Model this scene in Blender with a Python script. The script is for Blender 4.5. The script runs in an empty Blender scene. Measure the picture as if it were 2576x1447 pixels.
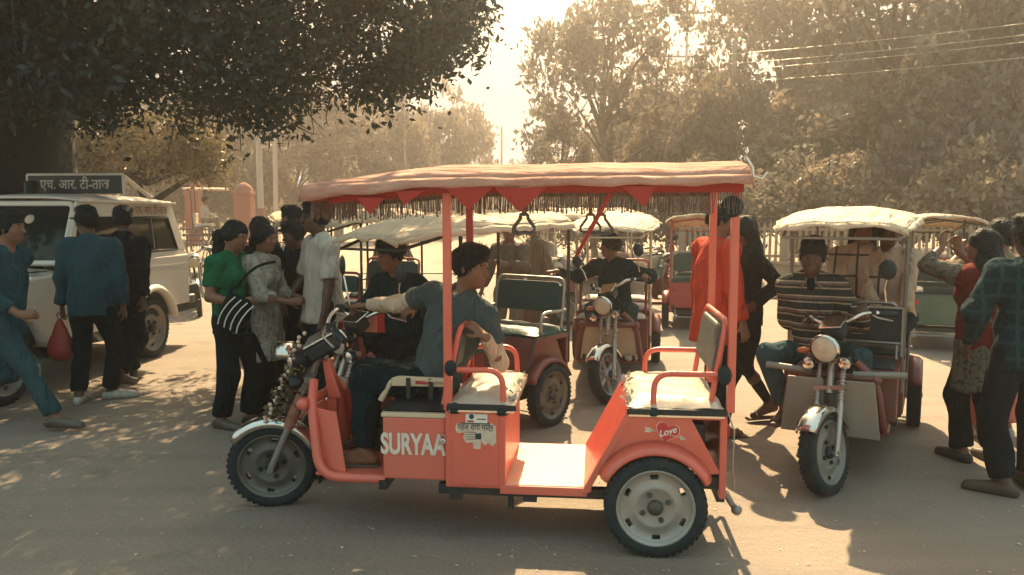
import bpy, bmesh, math, random
import numpy as np
from mathutils import Vector, Matrix, Quaternion

random.seed(7)
rng = np.random.default_rng(7)
scene = bpy.context.scene
COL = scene.collection
R = math.radians

# ------------------------------------------------------------------ camera
CAM_H, PITCH, FPX, CX, CY = 1.66, R(5.2), 2000.0, 1288.0, 723.5
cam_data = bpy.data.cameras.new('camera')
cam_data.sensor_width = 36.0
cam_data.lens = 36.0 * FPX / 2576.0
cam_data.clip_end = 3000.0
cam = bpy.data.objects.new('camera', cam_data)
cam.location = (0, 0, CAM_H)
cam.rotation_euler = (R(90) - PITCH, 0, 0)
COL.objects.link(cam)
scene.camera = cam

# ------------------------------------------------------------------ sky and sun
SUN_EL, SUN_AZ = R(46), R(3)          # azimuth measured from +Y towards +X
world = bpy.data.worlds.new('World')
scene.world = world
world.use_nodes = True
wt = world.node_tree
wt.nodes.clear()
sky = wt.nodes.new('ShaderNodeTexSky')
sky.sky_type = 'NISHITA'
sky.sun_disc = False
sky.sun_elevation = SUN_EL
sky.sun_rotation = SUN_AZ
sky.air_density = 1.0
sky.dust_density = 5.0
sky.ozone_density = 1.0
tint = wt.nodes.new('ShaderNodeMix'); tint.data_type = 'RGBA'; tint.blend_type = 'MULTIPLY'
tint.inputs[0].default_value = 1.0
lum = wt.nodes.new('ShaderNodeRGBToBW')
ramp = wt.nodes.new('ShaderNodeValToRGB')
ramp.color_ramp.elements[0].position = 0.36; ramp.color_ramp.elements[0].color = (0.68, 0.88, 0.88, 1)
ramp.color_ramp.elements[1].position = 0.80; ramp.color_ramp.elements[1].color = (1.0, 0.86, 0.66, 1)
lscale = wt.nodes.new('ShaderNodeMath'); lscale.operation = 'MULTIPLY'; lscale.inputs[1].default_value = 0.085
bg = wt.nodes.new('ShaderNodeBackground'); bg.inputs[1].default_value = 0.14
wo = wt.nodes.new('ShaderNodeOutputWorld')
wt.links.new(sky.outputs[0], lum.inputs[0]); wt.links.new(lum.outputs[0], lscale.inputs[0]); wt.links.new(lscale.outputs[0], ramp.inputs[0])
wt.links.new(ramp.outputs[0], tint.inputs[7])
cap = wt.nodes.new('ShaderNodeMix'); cap.data_type = 'RGBA'; cap.blend_type = 'DARKEN'; cap.inputs[0].default_value = 1.0
cap.inputs[7].default_value = (1.14, 1.14, 1.14, 1)          # even brightness of a dust-veiled sky
wt.links.new(sky.outputs[0], cap.inputs[6]); wt.links.new(cap.outputs[2], tint.inputs[6]); wt.links.new(tint.outputs[2], bg.inputs[0]); wt.links.new(bg.outputs[0], wo.inputs[0])

sun_data = bpy.data.lights.new('sun', 'SUN')
sun_data.energy = 2.6
sun_data.angle = R(0.53)
sun_data.color = (1.0, 0.75, 0.43)
sun = bpy.data.objects.new('sun', sun_data)
sdir = Vector((math.sin(SUN_AZ) * math.cos(SUN_EL), math.cos(SUN_AZ) * math.cos(SUN_EL), math.sin(SUN_EL)))
sun.rotation_euler = sdir.to_track_quat('Z', 'Y').to_euler()
sun.location = sdir * 60
COL.objects.link(sun)

scene.view_settings.view_transform = 'Standard'
scene.view_settings.look = 'None'
scene.view_settings.gamma = 1.0
scene.view_settings.use_curve_mapping = False
scene.view_settings.exposure = 2.62

scene.render.engine = 'CYCLES'
cy = scene.cycles
cy.use_denoising = True
cy.max_bounces = 6
cy.diffuse_bounces = 3
cy.glossy_bounces = 3
cy.transmission_bounces = 4
cy.transparent_max_bounces = 8
cy.volume_bounces = 1
cy.sample_clamp_indirect = 4.0
cy.caustics_reflective = False
cy.caustics_refractive = False
try:
    cy.denoiser = 'OPENIMAGEDENOISE'
except Exception:
    pass

# ------------------------------------------------------------------ photograph pixel -> place
_fwd = Vector((0, math.cos(PITCH), -math.sin(PITCH)))
_up = Vector((0, math.sin(PITCH), math.cos(PITCH)))
def _ray(px, py):
    return Vector((1, 0, 0)) * ((px - CX) / FPX) + _fwd + _up * ((CY - py) / FPX)
def at(px, py, Y):
    d = _ray(px, py)
    return Vector((0, 0, CAM_H)) + d * (Y / d.y)
def ground_at(px, py, z=0.0):
    d = _ray(px, py)
    return Vector((0, 0, CAM_H)) + d * ((z - CAM_H) / d.z)

# ------------------------------------------------------------------ materials
def _rgba(c):
    return (c[0], c[1], c[2], 1.0)
def mat(name, col, rough=0.6, metal=0.0, col2=None, scale=6.0, amount=0.35, bump=0.0, bscale=40.0, coat=0.0,
        coord='Object', rvar=0.15, spec=0.5, dust=0.0, trans=0.0, crease=None):
    m = bpy.data.materials.new(name)
    m.use_nodes = True
    nt = m.node_tree
    b = nt.nodes['Principled BSDF']
    b.inputs['Roughness'].default_value = rough
    b.inputs['Metallic'].default_value = metal
    b.inputs['Specular IOR Level'].default_value = spec
    b.inputs['Coat Weight'].default_value = coat
    b.inputs['Coat Roughness'].default_value = 0.15
    tc = nt.nodes.new('ShaderNodeTexCoord')
    nz = nt.nodes.new('ShaderNodeTexNoise')
    nz.inputs['Scale'].default_value = scale
    nz.inputs['Detail'].default_value = 6
    nz.inputs['Roughness'].default_value = 0.6
    nt.links.new(tc.outputs[coord], nz.inputs['Vector'])
    mx = nt.nodes.new('ShaderNodeMix'); mx.data_type = 'RGBA'
    c2 = col2 if col2 else tuple(v * 0.62 for v in col)
    mx.inputs[6].default_value = _rgba(col); mx.inputs[7].default_value = _rgba(c2)
    rm = nt.nodes.new('ShaderNodeMapRange')
    rm.inputs[1].default_value = 0.38; rm.inputs[2].default_value = 0.72
    rm.inputs[3].default_value = 0.0; rm.inputs[4].default_value = amount
    nt.links.new(nz.outputs[0], rm.inputs[0]); nt.links.new(rm.outputs[0], mx.inputs[0])
    out = mx.outputs[2]
    if dust > 0:                                     # settled road dust, a colour of its own
        n3 = nt.nodes.new('ShaderNodeTexNoise'); n3.inputs['Scale'].default_value = scale * 0.45; n3.inputs['Detail'].default_value = 8
        nt.links.new(tc.outputs[coord], n3.inputs['Vector'])
        r3 = nt.nodes.new('ShaderNodeMapRange'); r3.inputs[1].default_value = 0.4; r3.inputs[2].default_value = 0.75
        r3.inputs[4].default_value = dust
        m3 = nt.nodes.new('ShaderNodeMix'); m3.data_type = 'RGBA'; m3.inputs[7].default_value = (0.36, 0.29, 0.21, 1)
        nt.links.new(n3.outputs[0], r3.inputs[0]); nt.links.new(r3.outputs[0], m3.inputs[0]); nt.links.new(out, m3.inputs[6])
        out = m3.outputs[2]
    nt.links.new(out, b.inputs['Base Color'])
    if rvar:
        rr = nt.nodes.new('ShaderNodeMapRange')
        rr.inputs[3].default_value = max(0.02, rough - rvar); rr.inputs[4].default_value = min(1, rough + rvar)
        nt.links.new(nz.outputs[0], rr.inputs[0]); nt.links.new(rr.outputs[0], b.inputs['Roughness'])
    if bump:
        n2 = nt.nodes.new('ShaderNodeTexNoise'); n2.inputs['Scale'].default_value = bscale; n2.inputs['Detail'].default_value = 4
        nt.links.new(tc.outputs[coord], n2.inputs['Vector'])
        bp = nt.nodes.new('ShaderNodeBump'); bp.inputs['Strength'].default_value = bump; bp.inputs['Distance'].default_value = 0.02
        nt.links.new(n2.outputs[0], bp.inputs['Height']); nt.links.new(bp.outputs[0], b.inputs['Normal'])
        if crease:                                   # pulled folds: (stretch xyz, scale, depth in metres)
            mp = nt.nodes.new('ShaderNodeMapping'); mp.inputs['Scale'].default_value = crease[0]; nt.links.new(tc.outputs[coord], mp.inputs['Vector'])
            n4 = nt.nodes.new('ShaderNodeTexNoise'); n4.inputs['Scale'].default_value = crease[1]; n4.inputs['Detail'].default_value = 2.5; n4.inputs['Distortion'].default_value = 1.4
            nt.links.new(mp.outputs[0], n4.inputs['Vector'])
            b4 = nt.nodes.new('ShaderNodeBump'); b4.inputs['Strength'].default_value = 1.0; b4.inputs['Distance'].default_value = crease[2]
            nt.links.new(n4.outputs[0], b4.inputs['Height']); nt.links.new(bp.outputs[0], b4.inputs['Normal']); nt.links.new(b4.outputs[0], b.inputs['Normal'])
    if trans:
        tr = nt.nodes.new('ShaderNodeBsdfTranslucent'); nt.links.new(out, tr.inputs[0])
        ms = nt.nodes.new('ShaderNodeMixShader'); ms.inputs[0].default_value = trans
        o = nt.nodes['Material Output']
        nt.links.new(b.outputs[0], ms.inputs[1]); nt.links.new(tr.outputs[0], ms.inputs[2]); nt.links.new(ms.outputs[0], o.inputs[0])
    return m

def leaf_mat(name, c1, c2, trans=0.35):
    m = bpy.data.materials.new(name); m.use_nodes = True
    nt = m.node_tree; nt.nodes.clear()
    o = nt.nodes.new('ShaderNodeOutputMaterial')
    geo = nt.nodes.new('ShaderNodeNewGeometry')
    oi = nt.nodes.new('ShaderNodeObjectInfo')
    ad = nt.nodes.new('ShaderNodeMath'); ad.operation = 'MULTIPLY_ADD'; ad.inputs[1].default_value = 0.75
    sc = nt.nodes.new('ShaderNodeMath'); sc.operation = 'MULTIPLY'; sc.inputs[1].default_value = 0.25
    nt.links.new(oi.outputs['Random'], sc.inputs[0])
    nt.links.new(geo.outputs['Random Per Island'], ad.inputs[0]); nt.links.new(sc.outputs[0], ad.inputs[2])
    mx = nt.nodes.new('ShaderNodeMix'); mx.data_type = 'RGBA'
    mx.inputs[6].default_value = _rgba(c1); mx.inputs[7].default_value = _rgba(c2)
    nt.links.new(ad.outputs[0], mx.inputs[0])
    d = nt.nodes.new('ShaderNodeBsdfDiffuse'); t = nt.nodes.new('ShaderNodeBsdfTranslucent')
    g = nt.nodes.new('ShaderNodeBsdfGlossy'); g.inputs['Roughness'].default_value = 0.45; g.inputs[0].default_value = (0.6, 0.6, 0.6, 1)
    nt.links.new(mx.outputs[2], d.inputs[0]); nt.links.new(mx.outputs[2], t.inputs[0])
    s = nt.nodes.new('ShaderNodeMixShader'); s.inputs[0].default_value = trans
    nt.links.new(d.outputs[0], s.inputs[1]); nt.links.new(t.outputs[0], s.inputs[2])
    s2 = nt.nodes.new('ShaderNodeMixShader'); s2.inputs[0].default_value = 0.06
    nt.links.new(s.outputs[0], s2.inputs[1]); nt.links.new(g.outputs[0], s2.inputs[2])
    nt.links.new(s2.outputs[0], o.inputs[0])
    return m

def stripe_mat(name, cols, freq, axis=2, warp=0.0, rough=0.85):
    """Fabric with bands of colour across one axis of the garment."""
    m = mat(name, cols[0][1], rough, bump=0.25, bscale=180, rvar=0, spec=.12, crease=((1.5, 1.5, .7), 7, .05))
    nt = m.node_tree; b = nt.nodes['Principled BSDF']
    tc = nt.nodes.new('ShaderNodeTexCoord'); sp = nt.nodes.new('ShaderNodeSeparateXYZ')
    nt.links.new(tc.outputs['Object'], sp.inputs[0])
    nz = nt.nodes.new('ShaderNodeTexNoise'); nz.inputs['Scale'].default_value = 5
    nt.links.new(tc.outputs['Object'], nz.inputs['Vector'])
    a = nt.nodes.new('ShaderNodeMath'); a.operation = 'MULTIPLY_ADD'; a.inputs[1].default_value = warp
    nt.links.new(nz.outputs[0], a.inputs[0]); nt.links.new(sp.outputs[axis], a.inputs[2])
    f = nt.nodes.new('ShaderNodeMath'); f.operation = 'MULTIPLY'; f.inputs[1].default_value = freq
    nt.links.new(a.outputs[0], f.inputs[0])
    fr = nt.nodes.new('ShaderNodeMath'); fr.operation = 'FRACT'; nt.links.new(f.outputs[0], fr.inputs[0])
    rp = nt.nodes.new('ShaderNodeValToRGB'); rp.color_ramp.interpolation = 'CONSTANT'
    el = rp.color_ramp.elements
    while len(el) < len(cols): el.new(0.5)
    for e, (p, c) in zip(el, cols): e.position = p; e.color = _rgba(c)
    nt.links.new(fr.outputs[0], rp.inputs[0]); nt.links.new(rp.outputs[0], b.inputs['Base Color'])
    return m

def plaid_mat(name, base, line, freq=9.0, width=0.12, rough=0.85):
    m = mat(name, base, rough, bump=0.25, bscale=180, rvar=0, spec=.12, crease=((1.5, 1.5, .6), 7, .05))
    nt = m.node_tree; b = nt.nodes['Principled BSDF']
    tc = nt.nodes.new('ShaderNodeTexCoord'); sp = nt.nodes.new('ShaderNodeSeparateXYZ')
    nt.links.new(tc.outputs['Object'], sp.inputs[0])
    outs = []
    for ax in (1, 2):
        f = nt.nodes.new('ShaderNodeMath'); f.operation = 'MULTIPLY'; f.inputs[1].default_value = freq; nt.links.new(sp.outputs[ax], f.inputs[0])
        fr = nt.nodes.new('ShaderNodeMath'); fr.operation = 'FRACT'; nt.links.new(f.outputs[0], fr.inputs[0])
        lt = nt.nodes.new('ShaderNodeMath'); lt.operation = 'LESS_THAN'; lt.inputs[1].default_value = width; nt.links.new(fr.outputs[0], lt.inputs[0])
        outs.append(lt)
    mxm = nt.nodes.new('ShaderNodeMath'); mxm.operation = 'MAXIMUM'
    nt.links.new(outs[0].outputs[0], mxm.inputs[0]); nt.links.new(outs[1].outputs[0], mxm.inputs[1])
    mx = nt.nodes.new('ShaderNodeMix'); mx.data_type = 'RGBA'; mx.inputs[6].default_value = _rgba(base); mx.inputs[7].default_value = _rgba(line)
    nt.links.new(mxm.outputs[0], mx.inputs[0]); nt.links.new(mx.outputs[2], b.inputs['Base Color'])
    return m

def print_mat(name, base, c2, scale=26.0, rough=0.85):
    m = mat(name, base, rough, bump=0.2, bscale=150, rvar=0, spec=.12, crease=((1.6, 1.6, .45), 7, .05))
    nt = m.node_tree; b = nt.nodes['Principled BSDF']
    tc = nt.nodes.new('ShaderNodeTexCoord')
    nz = nt.nodes.new('ShaderNodeTexNoise'); nz.inputs['Scale'].default_value = scale * 0.4; nz.inputs['Detail'].default_value = 2
    nt.links.new(tc.outputs['Object'], nz.inputs['Vector'])
    ad = nt.nodes.new('ShaderNodeMix'); ad.data_type = 'RGBA'; ad.blend_type = 'ADD'; ad.inputs[0].default_value = 0.12
    nt.links.new(tc.outputs['Object'], ad.inputs[6]); nt.links.new(nz.outputs[1], ad.inputs[7])
    v = nt.nodes.new('ShaderNodeTexVoronoi'); v.inputs['Scale'].default_value = scale
    nt.links.new(ad.outputs[2], v.inputs['Vector'])
    rp = nt.nodes.new('ShaderNodeValToRGB'); rp.color_ramp.elements[0].position = 0.30; rp.color_ramp.elements[1].position = 0.46
    rp.color_ramp.elements[0].color = _rgba(c2); rp.color_ramp.elements[1].color = _rgba(base)
    nt.links.new(v.outputs['Distance'], rp.inputs[0]); nt.links.new(rp.outputs[0], b.inputs['Base Color'])
    return m

def glass_mat(name, col=(0.02, 0.03, 0.03), rough=0.04, alpha=0.55):
    m = bpy.data.materials.new(name); m.use_nodes = True
    nt = m.node_tree; nt.nodes.clear()
    o = nt.nodes.new('ShaderNodeOutputMaterial')
    g = nt.nodes.new('ShaderNodeBsdfPrincipled'); g.inputs['Base Color'].default_value = _rgba(col); g.inputs['Roughness'].default_value = rough
    t = nt.nodes.new('ShaderNodeBsdfTransparent'); t.inputs[0].default_value = (0.8, 0.85, 0.8, 1)
    s = nt.nodes.new('ShaderNodeMixShader'); s.inputs[0].default_value = alpha
    nt.links.new(t.outputs[0], s.inputs[1]); nt.links.new(g.outputs[0], s.inputs[2]); nt.links.new(s.outputs[0], o.inputs[0])
    return m

# ------------------------------------------------------------------ mesh helper
def V(*a):
    return Vector(a[0] if len(a) == 1 else a)
def bend(pts, rad=0.05, seg=5):
    """Round the corners of a polyline."""
    pts = [Vector(p) for p in pts]
    out = [pts[0]]
    for i in range(1, len(pts) - 1):
        p, a, b = pts[i], pts[i - 1], pts[i + 1]
        r1 = min(rad, (a - p).length * 0.49); r2 = min(rad, (b - p).length * 0.49)
        s = p + (a - p).normalized() * r1; e = p + (b - p).normalized() * r2
        for k in range(seg + 1):
            t = k / seg
            out.append(s * (1 - t) ** 2 + p * (2 * t * (1 - t)) + e * t * t)
    out.append(pts[-1])
    return out

class MB:
    def __init__(s, M=None):
        s.v = []; s.f = []; s.sm = []; s.M = M
    def add(s, vs, fs, smooth=False):
        n = len(s.v)
        for p in vs:
            p = Vector(p)
            s.v.append(tuple(s.M @ p) if s.M else tuple(p))
        for f in fs:
            s.f.append(tuple(i + n for i in f)); s.sm.append(smooth)
        return s
    def box(s, c, size, rot=None):
        c = Vector(c); hx, hy, hz = [d / 2 for d in size]
        vs = [Vector((sx * hx, sy * hy, sz * hz)) for sx in (-1, 1) for sy in (-1, 1) for sz in (-1, 1)]
        if rot is not None: vs = [rot @ p for p in vs]
        return s.add([c + p for p in vs], [(0, 1, 3, 2), (4, 6, 7, 5), (0, 4, 5, 1), (2, 3, 7, 6), (0, 2, 6, 4), (1, 5, 7, 3)])
    def ring_loft(s, rings, closed=True, caps=True, smooth=True):
        n = len(rings[0]); vs = [p for r in rings for p in r]; fs = []
        for i in range(len(rings) - 1):
            for j in range(n if closed else n - 1):
                k = (j + 1) % n
                fs.append((i * n + j, i * n + k, (i + 1) * n + k, (i + 1) * n + j))
        s.add(vs, fs, smooth)
        if caps and closed:
            s.add(rings[0], [tuple(reversed(range(n)))]); s.add(rings[-1], [tuple(range(n))])
        return s
    def tube(s, pts, r, n=8, caps=True):
        pts = [Vector(p) for p in pts]
        rs = r if isinstance(r, (list, tuple)) else [r] * len(pts)
        rings = []; t0 = (pts[1] - pts[0]).normalized()
        ref = Vector((0, 0, 1)) if abs(t0.z) < 0.9 else Vector((1, 0, 0))
        u = t0.cross(ref).normalized()
        for i, p in enumerate(pts):
            a = pts[max(i - 1, 0)]; b = pts[min(i + 1, len(pts) - 1)]
            t = (b - a).normalized()
            u = (u - t * u.dot(t))
            if u.length < 1e-6: u = t.orthogonal()
            u.normalize(); w = t.cross(u)
            rings.append([p + (u * math.cos(2 * math.pi * k / n) + w * math.sin(2 * math.pi * k / n)) * rs[i] for k in range(n)])
        return s.ring_loft(rings, True, caps)
    def cyl(s, a, b, r0, r1=None, n=14):
        return s.tube([a, b], [r0, r0 if r1 is None else r1], n)
    def lathe(s, prof, o=(0, 0, 0), axis=(0, 0, 1), n=28, caps=False, smooth=True):
        """prof: (radius, height along axis)."""
        o = Vector(o); ax = Vector(axis).normalized(); u = ax.orthogonal().normalized(); w = ax.cross(u)
        rings = [[o + ax * h + (u * math.cos(2 * math.pi * k / n) + w * math.sin(2 * math.pi * k / n)) * r for k in range(n)] for r, h in prof]
        return s.ring_loft(rings, True, caps, smooth)
    def sphere(s, c, r, n=14, m=8, rot=None):
        r = (r, r, r) if not isinstance(r, (tuple, list)) else r
        c = Vector(c); rings = []
        for i in range(m + 1):
            a = math.pi * i / m - math.pi / 2; z = math.sin(a); q = max(math.cos(a), 1e-3)
            ring = [Vector((r[0] * q * math.cos(2 * math.pi * k / n), r[1] * q * math.sin(2 * math.pi * k / n), r[2] * z)) for k in range(n)]
            rings.append([c + (rot @ p if rot else p) for p in ring])
        return s.ring_loft(rings, True, True)
    def prism(s, poly, o, ax, ay, depth):
        """2-D polygon in plane (ax, ay) at o, thickened by the vector depth."""
        o = Vector(o); ax = Vector(ax); ay = Vector(ay); depth = Vector(depth); n = len(poly)
        a = [o + ax * x + ay * y for x, y in poly]; b = [p + depth for p in a]
        fs = [tuple(range(n)), tuple(reversed(range(n, 2 * n)))] + [(i, i + n, (i + 1) % n + n, (i + 1) % n) for i in range(n)]
        return s.add(a + b, fs)
    def grid(s, rows, smooth=True):
        n = len(rows[0]); vs = [p for r in rows for p in r]
        return s.add(vs, [(i * n + j, i * n + j + 1, (i + 1) * n + j + 1, (i + 1) * n + j) for i in range(len(rows) - 1) for j in range(n - 1)], smooth)
    def mesh(s, name):
        me = bpy.data.meshes.new(name)
        me.from_pydata(s.v, [], s.f)
        me.polygons.foreach_set('use_smooth', s.sm)
        me.update()
        bm = bmesh.new(); bm.from_mesh(me); bmesh.ops.recalc_face_normals(bm, faces=bm.faces); bm.to_mesh(me); bm.free()
        return me
    def build(s, name, m, parent=None, bevel=0.0, solid=0.0, sub=0):
        o = bpy.data.objects.new(name, s.mesh(name))
        COL.objects.link(o)
        o.data.materials.append(m)
        o.parent = parent
        if solid:
            md = o.modifiers.new('solid', 'SOLIDIFY'); md.thickness = solid; md.offset = 0
        if bevel:
            md = o.modifiers.new('bevel', 'BEVEL'); md.width = bevel; md.segments = 2; md.limit_method = 'ANGLE'; md.angle_limit = R(40)
            md.harden_normals = False
        if sub:
            md = o.modifiers.new('sub', 'SUBSURF'); md.levels = sub; md.render_levels = sub
        return o

def tag(o, label=None, cat=None, group=None, kind=None):
    if label: o['label'] = label
    if cat: o['category'] = cat
    if group: o['group'] = group
    if kind: o['kind'] = kind
    return o
def empty(name, loc=(0, 0, 0), rz=0.0):
    o = bpy.data.objects.new(name, None)
    o.empty_display_size = 0.1
    o.location = loc; o.rotation_euler = (0, 0, rz)
    COL.objects.link(o)
    return o
def np_mesh(name, verts, quads, m, parent=None, smooth=False):
    """Mesh object from numpy arrays of verts and quads."""
    me = bpy.data.meshes.new(name)
    nv, nf = len(verts), len(quads)
    me.vertices.add(nv); me.vertices.foreach_set('co', np.ascontiguousarray(verts, dtype=np.float32).ravel())
    me.loops.add(nf * 4); me.loops.foreach_set('vertex_index', np.ascontiguousarray(quads, dtype=np.int32).ravel())
    me.polygons.add(nf); me.polygons.foreach_set('loop_start', np.arange(0, nf * 4, 4, dtype=np.int32))
    me.polygons.foreach_set('use_smooth', np.full(nf, smooth, dtype=bool))
    me.update(calc_edges=True); me.validate()
    o = bpy.data.objects.new(name, me); COL.objects.link(o)
    if m: me.materials.append(m)
    o.parent = parent
    return o
def text_obj(name, body, size, m, parent, loc, rot, extrude=0.002, bold=0.0, shear=0.0, align='CENTER', sx=1.0):
    c = bpy.data.curves.new(name, 'FONT')
    c.body = body; c.size = size; c.extrude = extrude; c.offset = bold; c.shear = shear
    c.align_x = align; c.align_y = 'CENTER'
    tmp = bpy.data.objects.new(name, c); COL.objects.link(tmp)
    bpy.context.view_layer.update()
    me = bpy.data.meshes.new_from_object(tmp.evaluated_get(bpy.context.evaluated_depsgraph_get()))
    bpy.data.objects.remove(tmp); bpy.data.curves.remove(c)
    me.materials.clear(); me.materials.append(m)
    o = bpy.data.objects.new(name, me); COL.objects.link(o)
    o.parent = parent; o.location = loc; o.rotation_euler = rot; o.scale = (sx, 1, 1)
    return o
# ================================================================== the setting
def road_mat():
    m = mat('dusty_asphalt', (0.235, 0.195, 0.162), 0.9, col2=(0.305, 0.248, 0.202), scale=0.55, amount=0.9, bump=0.5, bscale=26, rvar=0.08)
    nt = m.node_tree; b = nt.nodes['Principled BSDF']
    tc = nt.nodes.new('ShaderNodeTexCoord')
    src = b.inputs['Base Color'].links[0].from_socket
    n = nt.nodes.new('ShaderNodeTexNoise'); n.inputs['Scale'].default_value = 110; n.inputs['Detail'].default_value = 3
    nt.links.new(tc.outputs['Object'], n.inputs['Vector'])
    rp = nt.nodes.new('ShaderNodeValToRGB'); rp.color_ramp.elements[0].position = 0.35; rp.color_ramp.elements[1].position = 0.7
    rp.color_ramp.elements[0].color = (0.72, 0.72, 0.72, 1); rp.color_ramp.elements[1].color = (1.12, 1.1, 1.06, 1)
    nt.links.new(n.outputs[0], rp.inputs[0])
    mu = nt.nodes.new('ShaderNodeMix'); mu.data_type = 'RGBA'; mu.blend_type = 'MULTIPLY'; mu.inputs[0].default_value = 1
    nt.links.new(src, mu.inputs[6]); nt.links.new(rp.outputs[0], mu.inputs[7])
    # oil and water stains
    n2 = nt.nodes.new('ShaderNodeTexNoise'); n2.inputs['Scale'].default_value = 1.7; n2.inputs['Detail'].default_value = 5; n2.inputs['Distortion'].default_value = 0.6
    nt.links.new(tc.outputs['Object'], n2.inputs['Vector'])
    r2 = nt.nodes.new('ShaderNodeMapRange'); r2.inputs[1].default_value = 0.58; r2.inputs[2].default_value = 0.74; r2.inputs[4].default_value = 0.4
    nt.links.new(n2.outputs[0], r2.inputs[0])
    m2 = nt.nodes.new('ShaderNodeMix'); m2.data_type = 'RGBA'; m2.inputs[7].default_value = (0.085, 0.075, 0.062, 1)
    nt.links.new(r2.outputs[0], m2.inputs[0]); nt.links.new(mu.outputs[2], m2.inputs[6])
    # tyre-polished streaks along the way the traffic moves
    mp = nt.nodes.new('ShaderNodeMapping'); mp.inputs['Scale'].default_value = (0.16, 2.4, 1); mp.inputs['Rotation'].default_value = (0, 0, 0.12)
    nt.links.new(tc.outputs['Object'], mp.inputs['Vector'])
    n4 = nt.nodes.new('ShaderNodeTexNoise'); n4.inputs['Scale'].default_value = 1.6; n4.inputs['Detail'].default_value = 6; nt.links.new(mp.outputs[0], n4.inputs['Vector'])
    r4 = nt.nodes.new('ShaderNodeMapRange'); r4.inputs[1].default_value = 0.5; r4.inputs[2].default_value = 0.66; r4.inputs[4].default_value = 0.34; nt.links.new(n4.outputs[0], r4.inputs[0])
    m4 = nt.nodes.new('ShaderNodeMix'); m4.data_type = 'RGBA'; m4.inputs[7].default_value = (0.13, 0.11, 0.095, 1)
    nt.links.new(r4.outputs[0], m4.inputs[0]); nt.links.new(m2.outputs[2], m4.inputs[6])
    nt.links.new(m4.outputs[2], b.inputs['Base Color'])
    return m
M_ROAD = road_mat()
M_EARTH = mat('pale_earth', (0.34, 0.27, 0.19), 0.95, col2=(0.20, 0.16, 0.11), scale=0.8, amount=0.9, bump=0.6, bscale=9)
M_BARK = mat('bark', (0.0008, 0.011, 0.015), 0.95, col2=(0.0004, 0.006, 0.009), scale=7, amount=1.0, bump=1.0, bscale=14)  # bark carries the teal tone of deep shadow in its colour
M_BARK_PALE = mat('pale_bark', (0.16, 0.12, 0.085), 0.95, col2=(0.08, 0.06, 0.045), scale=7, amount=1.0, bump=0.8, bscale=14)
M_TWIG = mat('twig_bark', (0.05, 0.04, 0.03), 0.95)
M_LEAF_NEAR = leaf_mat('leaf_near', (0.002, 0.022, 0.022), (0.014, 0.036, 0.028), 0.30)  # teal shadow tone is part of this leaf colour
M_LEAF_A = leaf_mat('leaf_haze_tan', (0.125, 0.112, 0.082), (0.24, 0.205, 0.15), 0.45)  # far leaves lightened, part of the haze is in their colour
M_LEAF_B = leaf_mat('leaf_haze_pale', (0.18, 0.145, 0.098), (0.32, 0.25, 0.17), 0.45)  # dusty tan raised further to give a hazy brightness
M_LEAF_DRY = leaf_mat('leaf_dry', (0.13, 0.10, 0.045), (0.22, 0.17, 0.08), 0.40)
M_CONC = mat('concrete_pole', (0.42, 0.36, 0.29), 0.9, col2=(0.28, 0.24, 0.19), scale=5, bump=0.2)
M_REDSTONE = mat('red_sandstone', (0.30, 0.105, 0.07), 0.9, col2=(0.22, 0.08, 0.055), scale=6, amount=0.8, bump=0.3)
M_FENCE = mat('fence_stone', (0.34, 0.25, 0.18), 0.9, col2=(0.22, 0.16, 0.12), scale=5, amount=0.8, bump=0.3)
M_WALL = mat('boundary_wall', (0.30, 0.22, 0.16), 0.92, col2=(0.18, 0.13, 0.10), scale=2.4, amount=0.9, bump=0.5, bscale=22)
M_IRON = mat('dark_iron', (0.06, 0.05, 0.045), 0.6, metal=0.6, col2=(0.11, 0.07, 0.05), scale=30)
M_WIRE = mat('aluminium_wire', (0.55, 0.48, 0.40), 0.5, metal=0.6)

# ground: one sheet to the horizon, a little uneven away from the road
mb = MB()
xs = [-900, -300, -120, -60, -40, -30, -24, -18, -14, -10, -6, -3, 0, 3, 6, 10, 14, 18, 24, 30, 40, 60, 120, 300, 900]
ys = [-60, -20, -6, 0, 2, 4, 6, 8, 10, 12, 14, 16, 18, 20, 24, 28, 34, 40, 50, 65, 90, 150, 300, 900, 1500]
mb.grid([[Vector((x, y, 0.0 if y < 22 else 0.10 * math.sin(x * 0.31 + y * 0.17) * min(1, (y - 22) / 15))) for x in xs] for y in ys])
tag(mb.build('ground', M_ROAD), kind='structure')
# earth verge beyond the right-hand wall and under the far trees
def sheet(name, poly, z, m):
    b = MB(); b.add([(x, y, z) for x, y in poly], [tuple(range(len(poly)))])
    return tag(b.build(name, m), kind='structure')
sheet('earth_verge', [(4.6, 17.4), (13.5, 13.6), (60, 13), (60, 21.8), (3.0, 21.8)], 0.006, M_EARTH)

def forest_floor():
    b = MB()
    xs = np.linspace(-60, 70, 40); ysr = np.linspace(22.5, 120, 26)
    b.grid([[Vector((x, y, 0.02 + 0.012 * (y - 22) + 0.35 * math.sin(x * 0.21 + 1.3) * math.sin(y * 0.16) * min(1, (y - 22.5) / 10))) for x in xs] for y in ysr])
    return tag(b.build('woodland_floor', M_EARTH), kind='structure')
forest_floor()

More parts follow.
